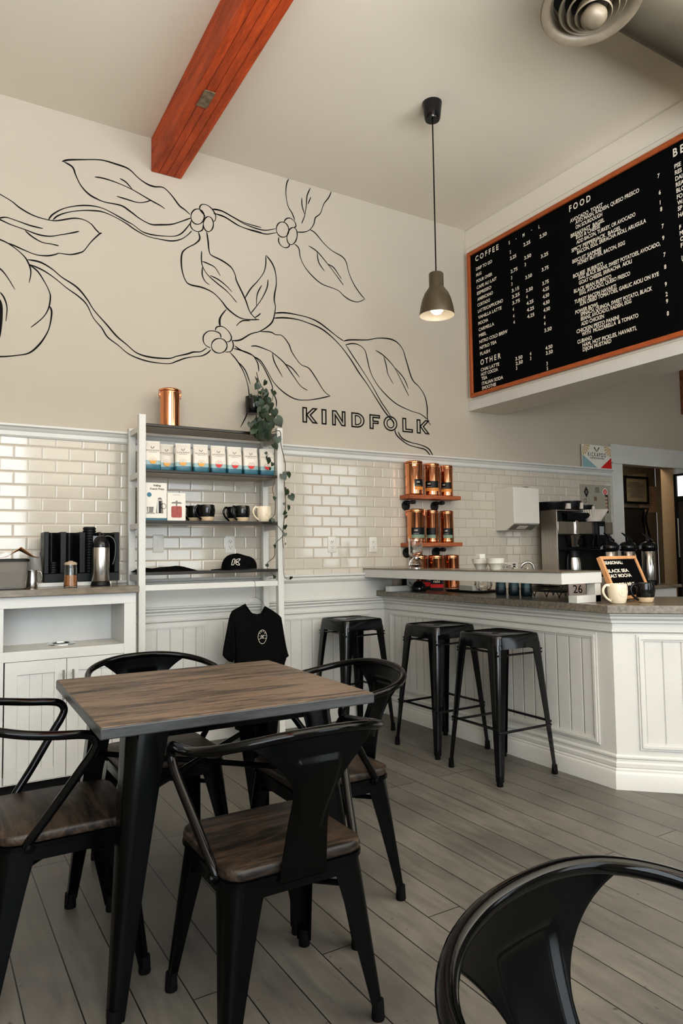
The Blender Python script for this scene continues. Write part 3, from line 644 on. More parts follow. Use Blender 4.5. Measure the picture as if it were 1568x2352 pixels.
# ------------------------------------------------------------------ service counter
CX = 3.12
cpath = [(CX, YB-.013), (CX, 2.447), (4.62, .947)]
ct = thing('service_counter', 'white panelled service counter with beadboard sides and an angled corner', 'counter', (3.5, 3.2, 0))
mb = MB(); mb.prism([(CX, YB-.013), (CX, 2.447), (4.62, .947), (5.05, 1.38), (3.78, 2.65), (3.78, YB-.013)], 0, .903); mb.build('cabinet_body', 'white', ct, world=True)
mb = MB(); sweep(mb, cpath, CROWN); mb.build('crown_moulding', 'white', ct, world=True, angle=22)
mb = MB(); sweep(mb, cpath, FRZ); mb.build('frieze_moulding', 'white', ct, world=True, angle=22)
mb = MB(); sweep(mb, cpath, BASE); mb.build('base_moulding', 'white', ct, world=True, angle=22)
# side panel facing -X
pa = onX(895, 1402, CX); pb2 = onX(1370, 1455, CX); pcz = onX(1374, 1717, CX).z
mb = MB(); mb.M = T(CX-.0005, 0, 0) @ MX; frame2d(mb, -pa.y, -pb2.y, .2, .79, .034, .014); mb.build('panel_frame', 'white', ct, world=True)
mb = MB(); mb.M = T(CX-.0002, 0, 0) @ MX; mb.box(-pa.y+.03, -pb2.y-.03, .23, .76, 0, .003); mb.build('beadboard_panel', 'beadY', ct, world=True)
MD = T(CX, 2.447, 0) @ RZ(-PI/4) @ MW      # angled face: x along (1,-1)/sqrt2, facing (-1,-1)/sqrt2
for a, b in ((.115, .86), (.98, 1.75)):
    mb = MB(); mb.M = MD; frame2d(mb, a, b, .2, .79, .034, .014); mb.build('panel_frame', 'white', ct, world=True)
    mb = MB(); mb.M = MD; mb.box(a+.03, b-.03, .23, .76, 0, .003); mb.build('beadboard_panel', 'beadD', ct, world=True)
o_ = .072; k_ = o_*math.tan(math.radians(22.5))
mb = MB(); i_ = .66; ki = i_*math.tan(math.radians(22.5))
pts = [(CX-o_, YB-.012), (CX-o_, 2.447-k_), (4.62-o_*.7071, .947-o_*.7071), (4.62+i_*.7071, .947+i_*.7071), (CX+i_, 2.447+ki), (CX+i_, YB-.012)]
mb.prism(pts, .9035, .945); tag(mb.build('countertop', 'stone', bevel=.003), 'speckled grey concrete countertop on the white service counter', 'countertop')
# raised bar ledge
bl = thing('bar_ledge', 'raised white ledge on legs standing on the counter', 'ledge', (3.1, 3.5, .945))
mb = MB(); mb.box(2.93, 3.25, 2.605, 4.55, 1.05, 1.112); mb.build('shelf_board', 'white', bl, world=True, bevel=.002)
mb = MB(); mb.box(2.925, 3.255, 2.60, 4.552, 1.1125, 1.1185); mb.build('top_lining', 'stone2', bl, world=True)
for y in (2.61, 4.3):
    q = MB(); q.box(3.2, 3.245, y, y+.06, .945, 1.05); q.box(3.05, 3.245, y, y+.06, .945, .985) if y < 3 else q.box(3.0, 3.2, y, y+.06, .945, .985)
    q.build('leg', 'white', bl, world=True, bevel=.002)
# ------------------------------------------------------------------ back counter (staff side)
bc = thing('back_counter', 'long low back counter against the tiled wall behind the service counter', 'counter', (4.9, 4.26, 0))
mb = MB(); mb.box(3.95, 5.98, 3.97, YB-.015, 0, .88); mb.build('cabinet_body', 'white', bc, world=True)
mb = MB(); mb.box(3.93, 6.02, 3.94, YB-.014, .88, .91); mb.build('worktop', 'stone2', bc, world=True, bevel=.003)
# ------------------------------------------------------------------ left cabinet
FYc = 4.05
nx1, nx0 = onY(285, 1450, FYc).x, -.35
nzt = onY(285, 1386, FYc).z; nzb = onY(285, 1478, FYc).z
dzt = onY(285, 1500, FYc).z; dzb = onY(150, 1783, FYc).z
cab = thing('base_cabinet', 'white base cabinet with an open niche over two panelled doors', 'cabinet', (.3, 4.3, 0))
x0c, x1c = -.75, 1.06
mb = MB()
mb.box(x0c, x1c, FYc+.02, YB-.015, .06, .1); mb.box(x0c, x1c, YB-.04, YB-.015, .1, 1.03); mb.box(x1c-.02, x1c, FYc+.02, YB-.04, .1, 1.03); mb.box(x0c, x0c+.02, FYc+.02, YB-.04, .1, 1.03)
mb.box(x0c+.02, x1c-.02, FYc+.02, YB-.04, nzt+.02, 1.03)
mb.build('carcass', 'whiteb', cab, world=True)
mb = MB(); mb.box(nx0-.02, nx1+.02, FYc+.015, YB-.2, nzb-.03, nzb); mb.build('niche_floor', 'pale', cab, world=True)
mb = MB(); mb.box(nx0-.02, nx1+.02, YB-.2, YB-.19, nzb-.03, nzt+.03); mb.box(nx1, nx1+.015, FYc+.02, YB-.2, nzb-.03, nzt+.03); mb.build('niche_lining', 'whiteb', cab, world=True)
mb = MB()
mb.box(x0c, x1c, FYc, FYc+.02, nzt, 1.03); mb.box(nx1, x1c, FYc, FYc+.02, .06, nzt); mb.box(x0c, nx1, FYc, FYc+.02, dzt, nzb); mb.box(x0c, nx1, FYc, FYc+.02, .06, dzb); mb.box(x0c, onY(7, 1600, FYc).x, FYc, FYc+.02, dzb, dzt)
mb.box(x0c, onY(8, 1440, FYc).x, FYc, FYc+.02, nzb, nzt)
mb.build('face_frame', 'whiteb', cab, world=True, bevel=.0015)
mb = MB(); mb.box(x0c, x1c-.01, FYc+.07, FYc+.09, 0, .06); mb.build('toe_kick', 'dark', cab, world=True)
dx = [onY(8.5, 1650, FYc).x, onY(152, 1650, FYc).x, nx1]
for i in range(2):
    a, b = dx[i]+.0015, dx[i+1]-.0015
    d = MB(); st = .06
    d.box(a, a+st, FYc, FYc+.018, dzb+.002, dzt-.002); d.box(b-st, b, FYc, FYc+.018, dzb+.002, dzt-.002); d.box(a+st, b-st, FYc, FYc+.018, dzt-st-.01, dzt-.002); d.box(a+st, b-st, FYc, FYc+.018, dzb+.002, dzb+st)
    w = (b-a-2*st)/3
    for k in range(3): d.box(a+st+k*w+.0004, a+st+(k+1)*w-.0004, FYc+.007, FYc+.014, dzb+st, dzt-st-.01)
    dd = d.build('door', 'whiteb', cab, world=True, bevel=.0006)
    hx_ = onY((143.5, 165.5)[i], 1570, FYc).x; z1, z0 = onY(145, 1537, FYc).z, onY(145, 1606, FYc).z
    h = MB(); h.tube([(hx_, FYc-.028, z0), (hx_, FYc-.028, z1)], .006, 12)
    for z in (z0+.025, z1-.025): h.tube([(hx_, FYc-.028, z), (hx_, FYc+.001, z)], .004, 8)
    hh = h.build('handle', 'steel', None); hh.parent = dd; hh.location = -Vector((.3, 4.3, 0))
g = onZ(141, 1477, nzb+.004)
mb = MB(); mb.lathe([(.053, .0002), (.055, .006), (.066, .007), (.078, .003), (.079, 0)], (g.x, g.y, nzb), 32, caps=False); mb.build('waste_ring', 'chrome', cab, world=True)
mb = MB(); mb.lathe([(0, .0006), (.0535, .0008)], (g.x, g.y, nzb), 32, caps=False); mb.build('waste_hole', 'gloss', cab, world=True)
mb = MB(); mb.box(x0c-.02, x1c+.012, 4.02, YB-.016, 1.03, 1.066); tag(mb.build('cabinet_worktop', 'stone2', bevel=.003), 'grey-brown worktop with the coffee condiments on the white cabinet', 'worktop')
mb = MB(); mb.box(x0c, x1c+.0, YB-.036, YB-.0165, 1.0665, 1.1); struct(mb.build('trim_10', 'white', bevel=.002))
# ------------------------------------------------------------------ open shelf unit
SY = 4.26
lx = onY(324.5, 1200, SY).x; rx = onY(641.5, 1200, SY).x
su = thing('shelf_unit', 'tall white open shelf unit with black boards standing against the tiled wall', 'shelf unit', ((lx+rx)/2, 4.4, 0))
ztl = onY(324, 952, SY).z; BYp = YB-.075
for x, y, zt_ in ((lx, SY, ztl), (rx, SY, ztl-.012)):
    mb = MB(); mb.box(x-.021, x+.021, y-.021, y+.021, 0, zt_); mb.build('post', 'white', su, world=True, bevel=.002)
for x in (lx, rx):
    mb = MB(); mb.box(x-.021, x+.021, BYp-.018, BYp+.018, 0, 2.05); mb.build('post', 'white', su, world=True, bevel=.002)
SZ = [2.048, 1.765, 1.452, 1.137]
for i, z in enumerate(SZ):
    for x in (lx, rx):
        mb = MB(); mb.box(x-.016, x+.016, SY+.021, BYp-.018, z-.052, z-.016); mb.build('side_rail', 'white', su, world=True, bevel=.002)
    mb = MB(); mb.box(lx+.022, rx-.022, SY-.016, BYp-.02, z-.017, z); mb.build('shelf_board', 'walnut', su, world=True, bevel=.0015)
    mb = MB(); mb.box(lx+.024, rx-.024, SY-.0, BYp-.022, z-.0195, z-.0172); mb.build('lit_underside', 'walnut_lit', su, world=True)  # added sheet under the board, painted as if lit from below
mb = MB(); mb.box(lx+.021, rx-.021, SY-.012, SY+.012, 1.024, 1.06); mb.build('hanging_rail', 'white', su, world=True, bevel=.002)
# ------------------------------------------------------------------ folded-sheet leg helper
def leg_rings(top, bot, sx, sy, wt, wb, t=.004, n=9, curve=0.0, ztop=None):
    """tapered L-section sheet leg; the outer corner runs top -> bot, arms fold back towards the middle"""
    rings = []
    for i in range(n):
        f = i/(n-1); w = wt+(wb-wt)*(f**.85)
        p = Vector(top).lerp(Vector(bot), f)
        r = w*.42
        def C(a, b): return (p.x-sx*a, p.y-sy*b, p.z)
        arc_o = [(r*(1-math.sin(a)), r*(1-math.cos(a))) for a in (0, PI/8, PI/4, 3*PI/8, PI/2)]
        outer = [C(w, 0)]+[C(a, b) for a, b in arc_o]+[C(0, w)]
        ri = max(r-t, .001)
        arc_i = [(t+ri*(1-math.sin(a)), t+ri*(1-math.cos(a))) for a in (PI/2, 3*PI/8, PI/4, PI/8, 0)]
        inner = [C(t, w)]+[C(a, b) for a, b in arc_i]+[C(w, t)]
        rings.append(outer+inner)
    return rings
# ------------------------------------------------------------------ bar stools
def make_stool():
    r = thing('bar_stool', 'x', 'stool')
    H = .775
    mb = MB()
    R1 = rrect(.315, .315, .035, 5); R2 = rrect(.33, .33, .038, 5); R3 = rrect(.345, .345, .04, 5)
    z = lambda P, h: [(a, b, h) for a, b in P]
    mb.loft([z(rrect(.285, .285, .03, 5), H-.006), z(rrect(.295, .295, .032, 5), H-.001), z(R1, H), z(rrect(.325, .325, .037, 5), H-.005), z(R2, H-.014), z(R3, H-.075), z(rrect(.34, .34, .04, 5), H-.075), z(rrect(.32, .32, .036, 5), H-.02), z(rrect(.28, .28, .03, 5), H-.012)])
    seat = mb.build('seat', 'stoolblack', r, angle=40)
    mb = MB(); mb.prism(rrect(.088, .03, .0149, 5), H-.0062, H-.0052); s = mb.build('hand_hole', 'dark', None); s.parent = seat
    for sx in (-1, 1):
        for sy in (-1, 1):
            mb = MB(); mb.loft(leg_rings((sx*.169, sy*.169, H-.05), (sx*.213, sy*.213, .02), sx, sy, .078, .03)); lg = mb.build('leg', 'stoolblack', r, angle=50)
            mb = MB(); mb.lathe([(.0, 0), (.016, 0), (.017, .004), (.014, .05), (.0, .05)], (sx*.201, sy*.201, 0), 14); f = mb.build('foot_cap', 'rubber', None); f.parent = lg
    for zz, rr, e in ((.268, .0075, .192), (.668, .006, .165)):
        for k in range(4):
            a, b = [((-e, -e), (e, -e)), ((e, -e), (e, e)), ((e, e), (-e, e)), ((-e, e), (-e, -e))][k]
            dz = .018*(k % 2)
            mb = MB(); mb.tube([(a[0], a[1], zz+dz), (b[0], b[1], zz+dz)], rr, 8); mb.build('crossbar', 'stoolblack', r)
    return r
st0 = make_stool(); st0['group'] = 'bar stools along the counter'
st0['label'] = 'black metal bar stool nearest the angled counter corner'; st0.location = (2.835, 2.995, 0); st0.rotation_euler = (0, 0, math.radians(-1))
dup(st0, (2.865, 3.565, 0), math.radians(1), 'black metal bar stool standing between the two other stools')
dup(st0, (2.64, 4.27, 0), math.radians(2), 'black metal bar stool standing against the white wainscot, partly behind a chair')
# ------------------------------------------------------------------ chairs
def arm_half():
    return [(.197, -.115, .428), (.205, -.11, .445), (.225, -.05, .53), (.252, .02, .635), (.259, .045, .672), (.262, .056, .70), (.264, .045, .722), (.266, .015, .732), (.268, -.06, .74), (.262, -.14, .752), (.232, -.215, .768), (.17, -.266, .784), (.09, -.291, .795), (0, -.298, .798)]
def make_chair():
    r = thing('dining_chair', 'x', 'chair')
    mb = MB(); z = lambda P, h: [(a, b, h) for a, b in P]
    P = lambda s, rr: rrect(.40*s, .385*s, rr, 6)
    mb.loft([z(P(.985, .055), .436), z(P(1, .058), .441), z(P(1, .058), .454), z(P(.99, .056), .461), z(P(.96, .05), .464)])
    mb.build('seat', 'seat', r, angle=50)
    mb = MB(); Q = lambda s, rr: rrect(.385*s, .37*s, rr, 6)
    mb.loft([z(Q(1, .05), .4355), z(Q(1.045, .055), .432), z(Q(1.045, .055), .422), z(Q(1.0, .05), .418), z(Q(1.01, .052), .385), z(Q(.975, .048), .385), z(Q(.965, .048), .425), z(Q(.9, .04), .43)])
    mb.build('seat_frame', 'black', r, angle=45)
    for sx in (-1, 1):
        for sy in (-1, 1):
            mb = MB(); mb.loft(leg_rings((sx*.192, sy*.184, .42), (sx*.228, sy*.222, .018), sx, sy, .098, .032)); lg = mb.build('leg', 'black', r, angle=50)
            mb = MB(); mb.lathe([(0, 0), (.0165, 0), (.018, .004), (.0155, .05), (0, .05)], (sx*.214, sy*.208, 0), 14); f = mb.build('foot_cap', 'rubber', None); f.parent = lg
    for a, b in (((-.175, -.168), (.175, .168)), ((.175, -.168), (-.175, .168))):
        mb = MB(); d = .004 if a[0] < 0 else -.004
        mb.tube([(a[0], a[1], .345+d), (b[0], b[1], .345+d)], .008, 6); mb.build('cross_brace', 'black', r)
    A = arm_half(); full = A+[(-x, y, zz) for x, y, zz in reversed(A[:-1])]
    path = cat_rom(full, 5)
    mb = MB(); mb.tube(path, .0128, 12); tube = mb.build('arm_tube', 'tubeblack', r, angle=60)
    for s in (-1, 1):
        mb = MB(); mb.M = T(s*.203, -.112, .428) @ RY(s*PI/2); mb.lathe([(0, .018), (.011, .016), (.0125, .009), (.016, .008), (.016, -.002), (0, -.002)], seg=12); b = mb.build('bolt', 'black', None); b.parent = tube
    # splat following the tube curve at its top
    back = [p for p in path if p[1] < -.1 and p[2] > .7]
    def tube_at(x):
        bp = [(p.x, p.y, p.z) for p in back]; bp.sort()
        for a, b in zip(bp, bp[1:]):
            if a[0] <= x <= b[0]:
                f = (x-a[0])/max(1e-9, b[0]-a[0]); return a[1]+(b[1]-a[1])*f, a[2]+(b[2]-a[2])*f
        return bp[-1][1:] if x > 0 else bp[0][1:]
    ss = lambda a, b, x: max(0, min(1, (x-a)/(b-a)))**2*(3-2*max(0, min(1, (x-a)/(b-a))))
    NV, NU = 64, 48; G = []
    for i in range(NV+1):
        v = i/NV; hw = .066+(.056-.066)*ss(0, .45, v)+.022*ss(.5, .95, v)+.108*max(0, (v-.6)/.4)**1.7
        row = []
        for j in range(NU+1):
            u = -1+2*j/NU; x = u*hw
            yt, zt_ = tube_at(x)
            y0 = -.197+(-.292+.197)*(.75*v+.25*v*v); y_flat = y0
            k = ss(.35, 1, v); y = y_flat*(1-k)+(yt+.001)*k; zz = .41+(zt_-.41)*v
            ew = .030+.024*ss(.3, .9, v)
            e = ss(.3, .38, v)*(1-ss(.80, .855, v))*(1-ss(ew, ew+.014, abs(x)))
            row.append((x, y-.008*e+.012*(1-abs(u))*(1-k)*.0, zz))
        G.append(row)
    bm = MB(); V = [[bm._v(p) for p in row] for row in G]
    for i in range(NV):
        for j in range(NU): bm.bm.faces.new((V[i][j], V[i][j+1], V[i+1][j+1], V[i+1][j]))
    sp = bm.build('splat', 'black', r, angle=70)
    so = sp.modifiers.new('thickness', 'SOLIDIFY'); so.thickness = .0035; so.offset = 0
    return r
ch0 = make_chair(); G_ = 'armchairs around the table'
ch0['group'] = G_
ch0['label'] = 'black metal armchair seen from behind on the near side of the table'; ch0.location = (.848, 1.822, 0)
dup(ch0, (.85, 2.84, 0), PI, 'black metal armchair on the far side of the table facing the camera')
dup(ch0, (.385, 2.37, 0), -PI/2, 'black metal armchair cut off by the left picture edge beside the table')
dup(ch0, (1.282, 2.318, 0), PI/2+.0, 'black metal armchair at the table end nearest the bar stools')
c5 = dup(ch0, (.722, .392, 0), PI+math.radians(9), 'black metal armchair close to the camera at the lower right corner'); del c5['group']
# ------------------------------------------------------------------ table
tb = thing('dining_table', 'square table with a dark streaky wood top on splayed black metal legs', 'table', (.836, 2.307, 0), math.radians(-1.6))
TZ = .79; hs = .418
mb = MB(); mb.box(-hs, hs, -hs, hs, TZ-.033, TZ-.0015); mb.build('edge_band', 'tableedge', tb, bevel=.004)
mb = MB(); mb.box(-hs+.003, hs-.003, -hs+.003, hs-.003, TZ-.003, TZ); mb.build('tabletop', 'tabletop', tb, bevel=.0015)
mb = MB()
for a, b, c, d in ((-.30, .30, -.32, -.315), (-.30, .30, .315, .32), (-.32, -.315, -.30, .30), (.315, .32, -.30, .30)): mb.box(a, b, c, d, TZ-.07, TZ-.0335)
mb.build('apron', 'black', tb)
for sx in (-1, 1):
    for sy in (-1, 1):
        mb = MB(); mb.loft(leg_rings((sx*.322, sy*.322, TZ-.034), (sx*.386, sy*.386, .02), sx, sy, .115, .04, .004)); lg = mb.build('leg', 'black', tb, angle=50)
        mb = MB(); mb.lathe([(0, 0), (.019, 0), (.02, .004), (.018, .05), (0, .05)], (sx*.37, sy*.37, 0), 14); f = mb.build('foot_cap', 'rubber', None); f.parent = lg
        mb = MB(); c = .327; mb.tube([(sx*(c-.026), sy*(c-.026), .55), (sx*(c-.009), sy*(c-.009), .55)], .009, 10); f = mb.build('bolt', 'chrome', None); f.parent = lg
for s in (-1, 1):
    mb = MB(); mb.tube([(-.318, -s*.318, .548+s*.009), (.318, s*.318, .548+s*.009)], .0095, 8); mb.build('cross_brace', 'black', tb)
def inwall(px0, py0, px1, py1, Y):
    a, b = onY(px0, py0, Y), onY(px1, py1, Y); return min(a.x, b.x), max(a.x, b.x), min(a.z, b.z), max(a.z, b.z)       # x0,x1,z0,z1
# ------------------------------------------------------------------ wall plates and outlets
def plate(px0, py0, px1, py1, label, kind):
    x0, x1, z0, z1 = inwall(px0, py0, px1, py1, YB-.012)
    t = thing('wall_outlet' if kind else 'blank_switch_plate', label, 'outlet' if kind else 'switch plate', ((x0+x1)/2, YB-.0125, (z0+z1)/2))
    w, h = .072, .118
    mb = MB(); mb.M = MW; mb.loft([[(x, y, 0) for x, y in rrect(w, h, .006, 3)], [(x, y, .004) for x, y in rrect(w, h, .006, 3)], [(x, y, .006) for x, y in rrect(w-.008, h-.008, .005, 3)]]); mb.build('cover_plate', 'pale', t)
    if kind:
        for s in (-1, 1):
            mb = MB(); mb.M = MW; mb.loft([[(x, y+s*.02, .005) for x, y in rrect(.034, .028, .010, 4)], [(x, y+s*.02, .0085) for x, y in rrect(.033, .027, .010, 4)]]); k = mb.build('socket', 'pale', t)
            mb = MB(); mb.M = MW
            for a in (-.007, .007): mb.box(a-.0012, a+.0012, s*.02-.001, s*.02+.009, .0086, .009)
            mb.disc((0, s*.02-.007), .003, .009, 10); q = mb.build('slots', 'dark', None); q.parent = k
    else:
        mb = MB(); mb.M = MW; mb.box(-.006, .006, -.026, .026, .006, .0085); mb.build('rocker', 'pale', t, bevel=.001)
plate(349, 1227, 378, 1270, 'blank white switch plate on the tiles behind the lower left shelf', 0)
plate(515, 1232, 541, 1270, 'white double wall outlet behind the black cap on the shelf', 1)
plate(750, 1232, 774, 1270, 'white double wall outlet on the open tiles nearer the shelf unit', 1)
plate(846, 1233, 866, 1269, 'white double wall outlet on the open tiles nearer the copper canisters', 1)
# ------------------------------------------------------------------ copper canisters
def make_canister():
    r = thing('copper_canister', 'x', 'canister')
    mb = MB(); mb.lathe([(0, .001), (.058, 0), (.0615, .004), (.062, .01), (.0615, .016), (.062, .02), (.062, .235), (.0635, .238), (.0635, .242), (.062, .245), (.055, .246), (0, .246)], seg=36); mb.build('body', 'copper', r, angle=50)
    mb = MB(); mb.lathe([(0, .2465), (.06, .2465), (.0645, .249), (.0645, .257), (.062, .262), (.05, .266), (0, .267)], seg=36); lid = mb.build('lid', 'copper', r, angle=50)
    for s in (-1, 1):
        mb = MB(); x = s*.066
        mb.tube([(x, -.011, .21), (x+s*.004, -.012, .235), (x+s*.003, -.009, .256), (x-s*.004, -.006, .262)], .0016, 6); mb.tube([(x, .011, .21), (x+s*.004, .012, .235), (x+s*.003, .009, .256), (x-s*.004, .006, .262)], .0016, 6)
        mb.tube([(x, -.011, .21), (x+s*.002, 0, .202), (x, .011, .21)], .0016, 6); mb.box(min(x-s*.006, x+s*.002), max(x-s*.006, x+s*.002), -.007, .007, .222, .232)
        mb.build('clasp', 'copper', r)
    return r
can0 = make_canister(); can0['group'] = 'copper canisters'
can0['label'] = 'plain copper canister alone on top of the white shelf unit'
p = onY(390, 960, 4.41); can0.location = (p.x, 4.41, SZ[0]+.0005); can0.rotation_euler = (0, 0, math.radians(-14))
def wrap_label(root, a0, a1, band, txt=True):
    def patch(z0, z1, m, nm, par, rad):
        mb = MB(); n = 12
        mb.loft([[(rad*math.cos(a0+(a1-a0)*k/n), rad*math.sin(a0+(a1-a0)*k/n), z) for k in range(n+1)] for z in (z0, z1)], False, False); return mb.build(nm, m, par)
    l = patch(.062, .118, 'matte', 'label', root, .0632); patch(.036, .062, band, 'label_band', root, .0632)
    if txt:
        am = a0+(a1-a0)*.32; mb = MB(); mb.M = T(.0636*math.cos(am), .0636*math.sin(am), .088) @ RZ(am+PI/2) @ MW
        mb.text('rishi', .013, 0, .003, 0, None, 'C', off=.015, xs=.8); mb.text('ORGANIC TEA', .004, 0, -.02, 0, None, 'C'); q = mb.build('lettering', 'letter', None, smooth=False); q.parent = l
MT['greenband'] = mat('sage_print', srgb(118, 138, 118), .5); MT['orangeband'] = mat('ochre_print', srgb(214, 140, 66), .5)
# wall shelves of red pine on pipe brackets
sx0 = 3.289; syf = onX(941, 1143, sx0).y
def wall_shelf(zt_, xr_px, label):
    x1 = onY(xr_px, 1146, syf).x
    t = thing('wall_shelf', label, 'shelf', ((sx0+x1)/2, YB-.0125, zt_))
    mb = MB(); mb.box(sx0, x1, syf, YB-.013, zt_-.032, zt_); mb.build('board', 'shelfwood', t, world=True, bevel=.002)
    for f in (.07, .63):
        x = sx0+(x1-sx0)*f+.02; z = zt_-.058
        mb = MB(); mb.tube([(x, YB-.014, z), (x, syf+.03, z)], .0125, 12); mb.tube([(x, syf+.05, z), (x, syf+.018, z)], .0165, 12); mb.tube([(x, YB-.014, z), (x, YB-.045, z)], .019, 12)
        mb.M = T(x, YB-.0125, z-.022) @ MW; mb.lathe([(0, 0), (.04, 0), (.04, .006), (.02, .009), (0, .009)], seg=20); br = mb.build('pipe_bracket', 'iron', t, world=True)
        mb = MB(); mb.M = T(x, YB-.0185, z-.022) @ MW
        for a in (-2.2, -1.57, -.94): mb.disc((.029*math.cos(a), .029*math.sin(a)), .004, .0005, 8)
        q = mb.build('screw', 'steel', None); q.parent = br; q.location = -t.location
    return t
zs1, zs2 = 1.692, 1.312
wall_shelf(zs1, 1058.5, 'upper red pine wall shelf on black pipe brackets with orange-banded canisters')
wall_shelf(zs2, 1059.5, 'lower red pine wall shelf on black pipe brackets with green-banded canisters')
cam_dir = lambda x, y: math.atan2(-y, -x)
G2 = 'copper canisters'
def can(px, Y, z, label, band=None, off=0.0, spread=1.5, cl=None, txt=True):
    p = onY(px, 1100, Y)
    c = thing('copper_canister', label, 'canister', (p.x, Y, z+.0005), 0, G2)
    rot = cl if cl is not None else 0
    for ch in can0.children:
        k = ch.copy(); COL.objects.link(k); k.parent = c; k.rotation_euler = (0, 0, rot)
    if band:
        a = cam_dir(p.x, Y)+off; wrap_label(c, a-spread/2, a+spread/2, band, txt)
    return c
yc = (syf+YB)/2+.0
can(950, 4.475, zs1, 'fat copper canister at the left of the upper wall shelf, dark label turned aside', 'orangeband', .72, 1.3, 1.0).scale = (1.14, 1.14, 1.02)
can(991, 4.50, zs1, 'middle copper canister on the upper wall shelf with a black and orange label', 'orangeband', .0, 1.9, .3)
can(1025, 4.50, zs1, 'right copper canister on the upper wall shelf with a black and orange label', 'orangeband', -.1, 1.8, .2).scale = (.84, .84, .97)
can(952, 4.47, zs2, 'left copper canister on the lower wall shelf with a green-banded label', 'greenband', .35, 1.7, -.9).scale = (1.1, 1.1, 1.0)
can(989, 4.50, zs2, 'middle copper canister on the lower wall shelf, back of its label showing', 'greenband', -.2, 1.6, .5, txt=False).scale = (.86, .86, 1)
can(1023, 4.49, zs2, 'right copper canister on the lower wall shelf with a green-banded label', 'greenband', .2, 1.5, .3).scale = (.9, .9, .98)
for px, lb in ((953, 'left copper canister on the counter below the wall shelves, behind the glass brewer'), (991, 'middle copper canister on the counter below the wall shelves'), (1028, 'right copper canister on the counter below the wall shelves')):
    can(px+{953: 5, 991: 5, 1028: 4}[px], 4.488 if px == 953 else 4.45, .945, lb, cl=.4)
# ------------------------------------------------------------------ coffee bags
def make_bag(col, name='coffee_bag'):
    r = thing(name, 'x', 'bag')
    h, w, d = .178, .102, .062
    mb = MB(); rings = []
    for f, ww, dd in ((0, .94, .92), (.03, 1, 1), (.25, 1, .98), (.55, .985, .85), (.8, .97, .55), (.93, .96, .22), (1, .95, .1)):
        W_, D_ = w*ww, d*dd
        P = rrect(W_, D_, min(.012, D_*.45), 3)
        rings.append([(x, y-.004*math.sin(f*3)*(abs(x) < .03), h*f) for x, y in P])
    mb.loft(rings); body = mb.build('pouch', 'bag', r, angle=60)
    mb = MB(); mb.box(-w*.46, w*.46, -.006, -.001, h-.006, h+.004); q = mb.build('folded_seal', 'bagwhite', None); q.parent = body
    def fy(z): f = z/h; dd = .98 if f < .25 else .98-(f-.25)/.3*.13 if f < .55 else .85-(f-.55)/.25*.3 if f < .8 else .55-(f-.8)/.13*.33; return -d*dd/2-.0012
    s = math.atan2(fy(.135)-fy(.105), .03)
    mb = MB(); mb.M = T(0, fy(.122)-.002, .122) @ RX(-math.atan2(fy(.14)-fy(.104), .036)) @ MW
    mb.text('K I C K A P O O', .0088, 0, -.004, 0, .076, 'C', off=.02); mb.text('COFFEE ROASTERS', .0032, 0, -.0125, 0, .05, 'C')
    mb.face([(-.012, .022, 0), (-.009, .026, 0), (0, .013, 0), (0, .0095, 0)]); mb.face([(.012, .022, 0), (.009, .027, 0), (0, .013, 0), (0, .0095, 0)])
    q = mb.build('lettering', 'greygrey', r, smooth=False)
    mb = MB(); mb.M = T(0, fy(.058)-.0035, .058) @ RX(-.05) @ MW; mb.disc((0, 0), .0215, 0, 28); st = mb.build('sticker', 'box', r)
    mb = MB(); mb.M = T(0, fy(.058)-.004, .058) @ RX(-.05) @ MW
    mb.disc((0, 0), .0195, 0, 20, PI, 2*PI); mb.ring((0, 0), .0198, .0215, .0001); q = mb.build('sticker_print', col, None); q.parent = st
    mb = MB(); mb.M = T(0, fy(.058)-.0041, .058) @ RX(-.05) @ MW; mb.text('Organic', .0035, 0, .009, 0, None, 'C'); mb.text('Dark Roast', .0035, 0, .003, 0, None, 'C'); q = mb.build('sticker_lettering', 'greygrey', None, smooth=False); q.parent = st
    return r
bag_y, bag_r = make_bag('yellow'), make_bag('red')
GB = 'coffee bags on the shelf'
def bag(src, first, px, Y, rz, label):
    x = onY(px, 1050, Y).x
    if first: src.location = (x, Y, SZ[1]+.0005); src.rotation_euler = (0, 0, rz); src['label'] = label; src['group'] = GB
    else: dup(src, (x, Y, SZ[1]+.0005), rz, label, GB)
bag(bag_y, 1, 349, 4.305, -.1, 'white and teal amber-label coffee bag at the far left, beside the shelf post')
bag(bag_y, 0, 381, 4.385, -.1, 'white and teal coffee bag set back behind the leftmost bag, amber label')
bag(bag_y, 0, 420, 4.315, -.28, 'white and teal coffee bag with an amber label, turned to show its side')
bag(bag_y, 0, 460, 4.31, -.12, 'white and teal coffee bag with an amber label right beside the red-label bags')
for px, lb in ((500, 'first red-label coffee bag counted from the amber-label bags'), (537, 'second red-label coffee bag counted from the amber-label bags'), (574, 'third red-label coffee bag, next to the vine-covered one'), (611, 'red-label coffee bag at the right shelf end partly covered by vine leaves')):
    bag(bag_r, px == 500, px, 4.31 if px < 560 else 4.30, -.14, lb)
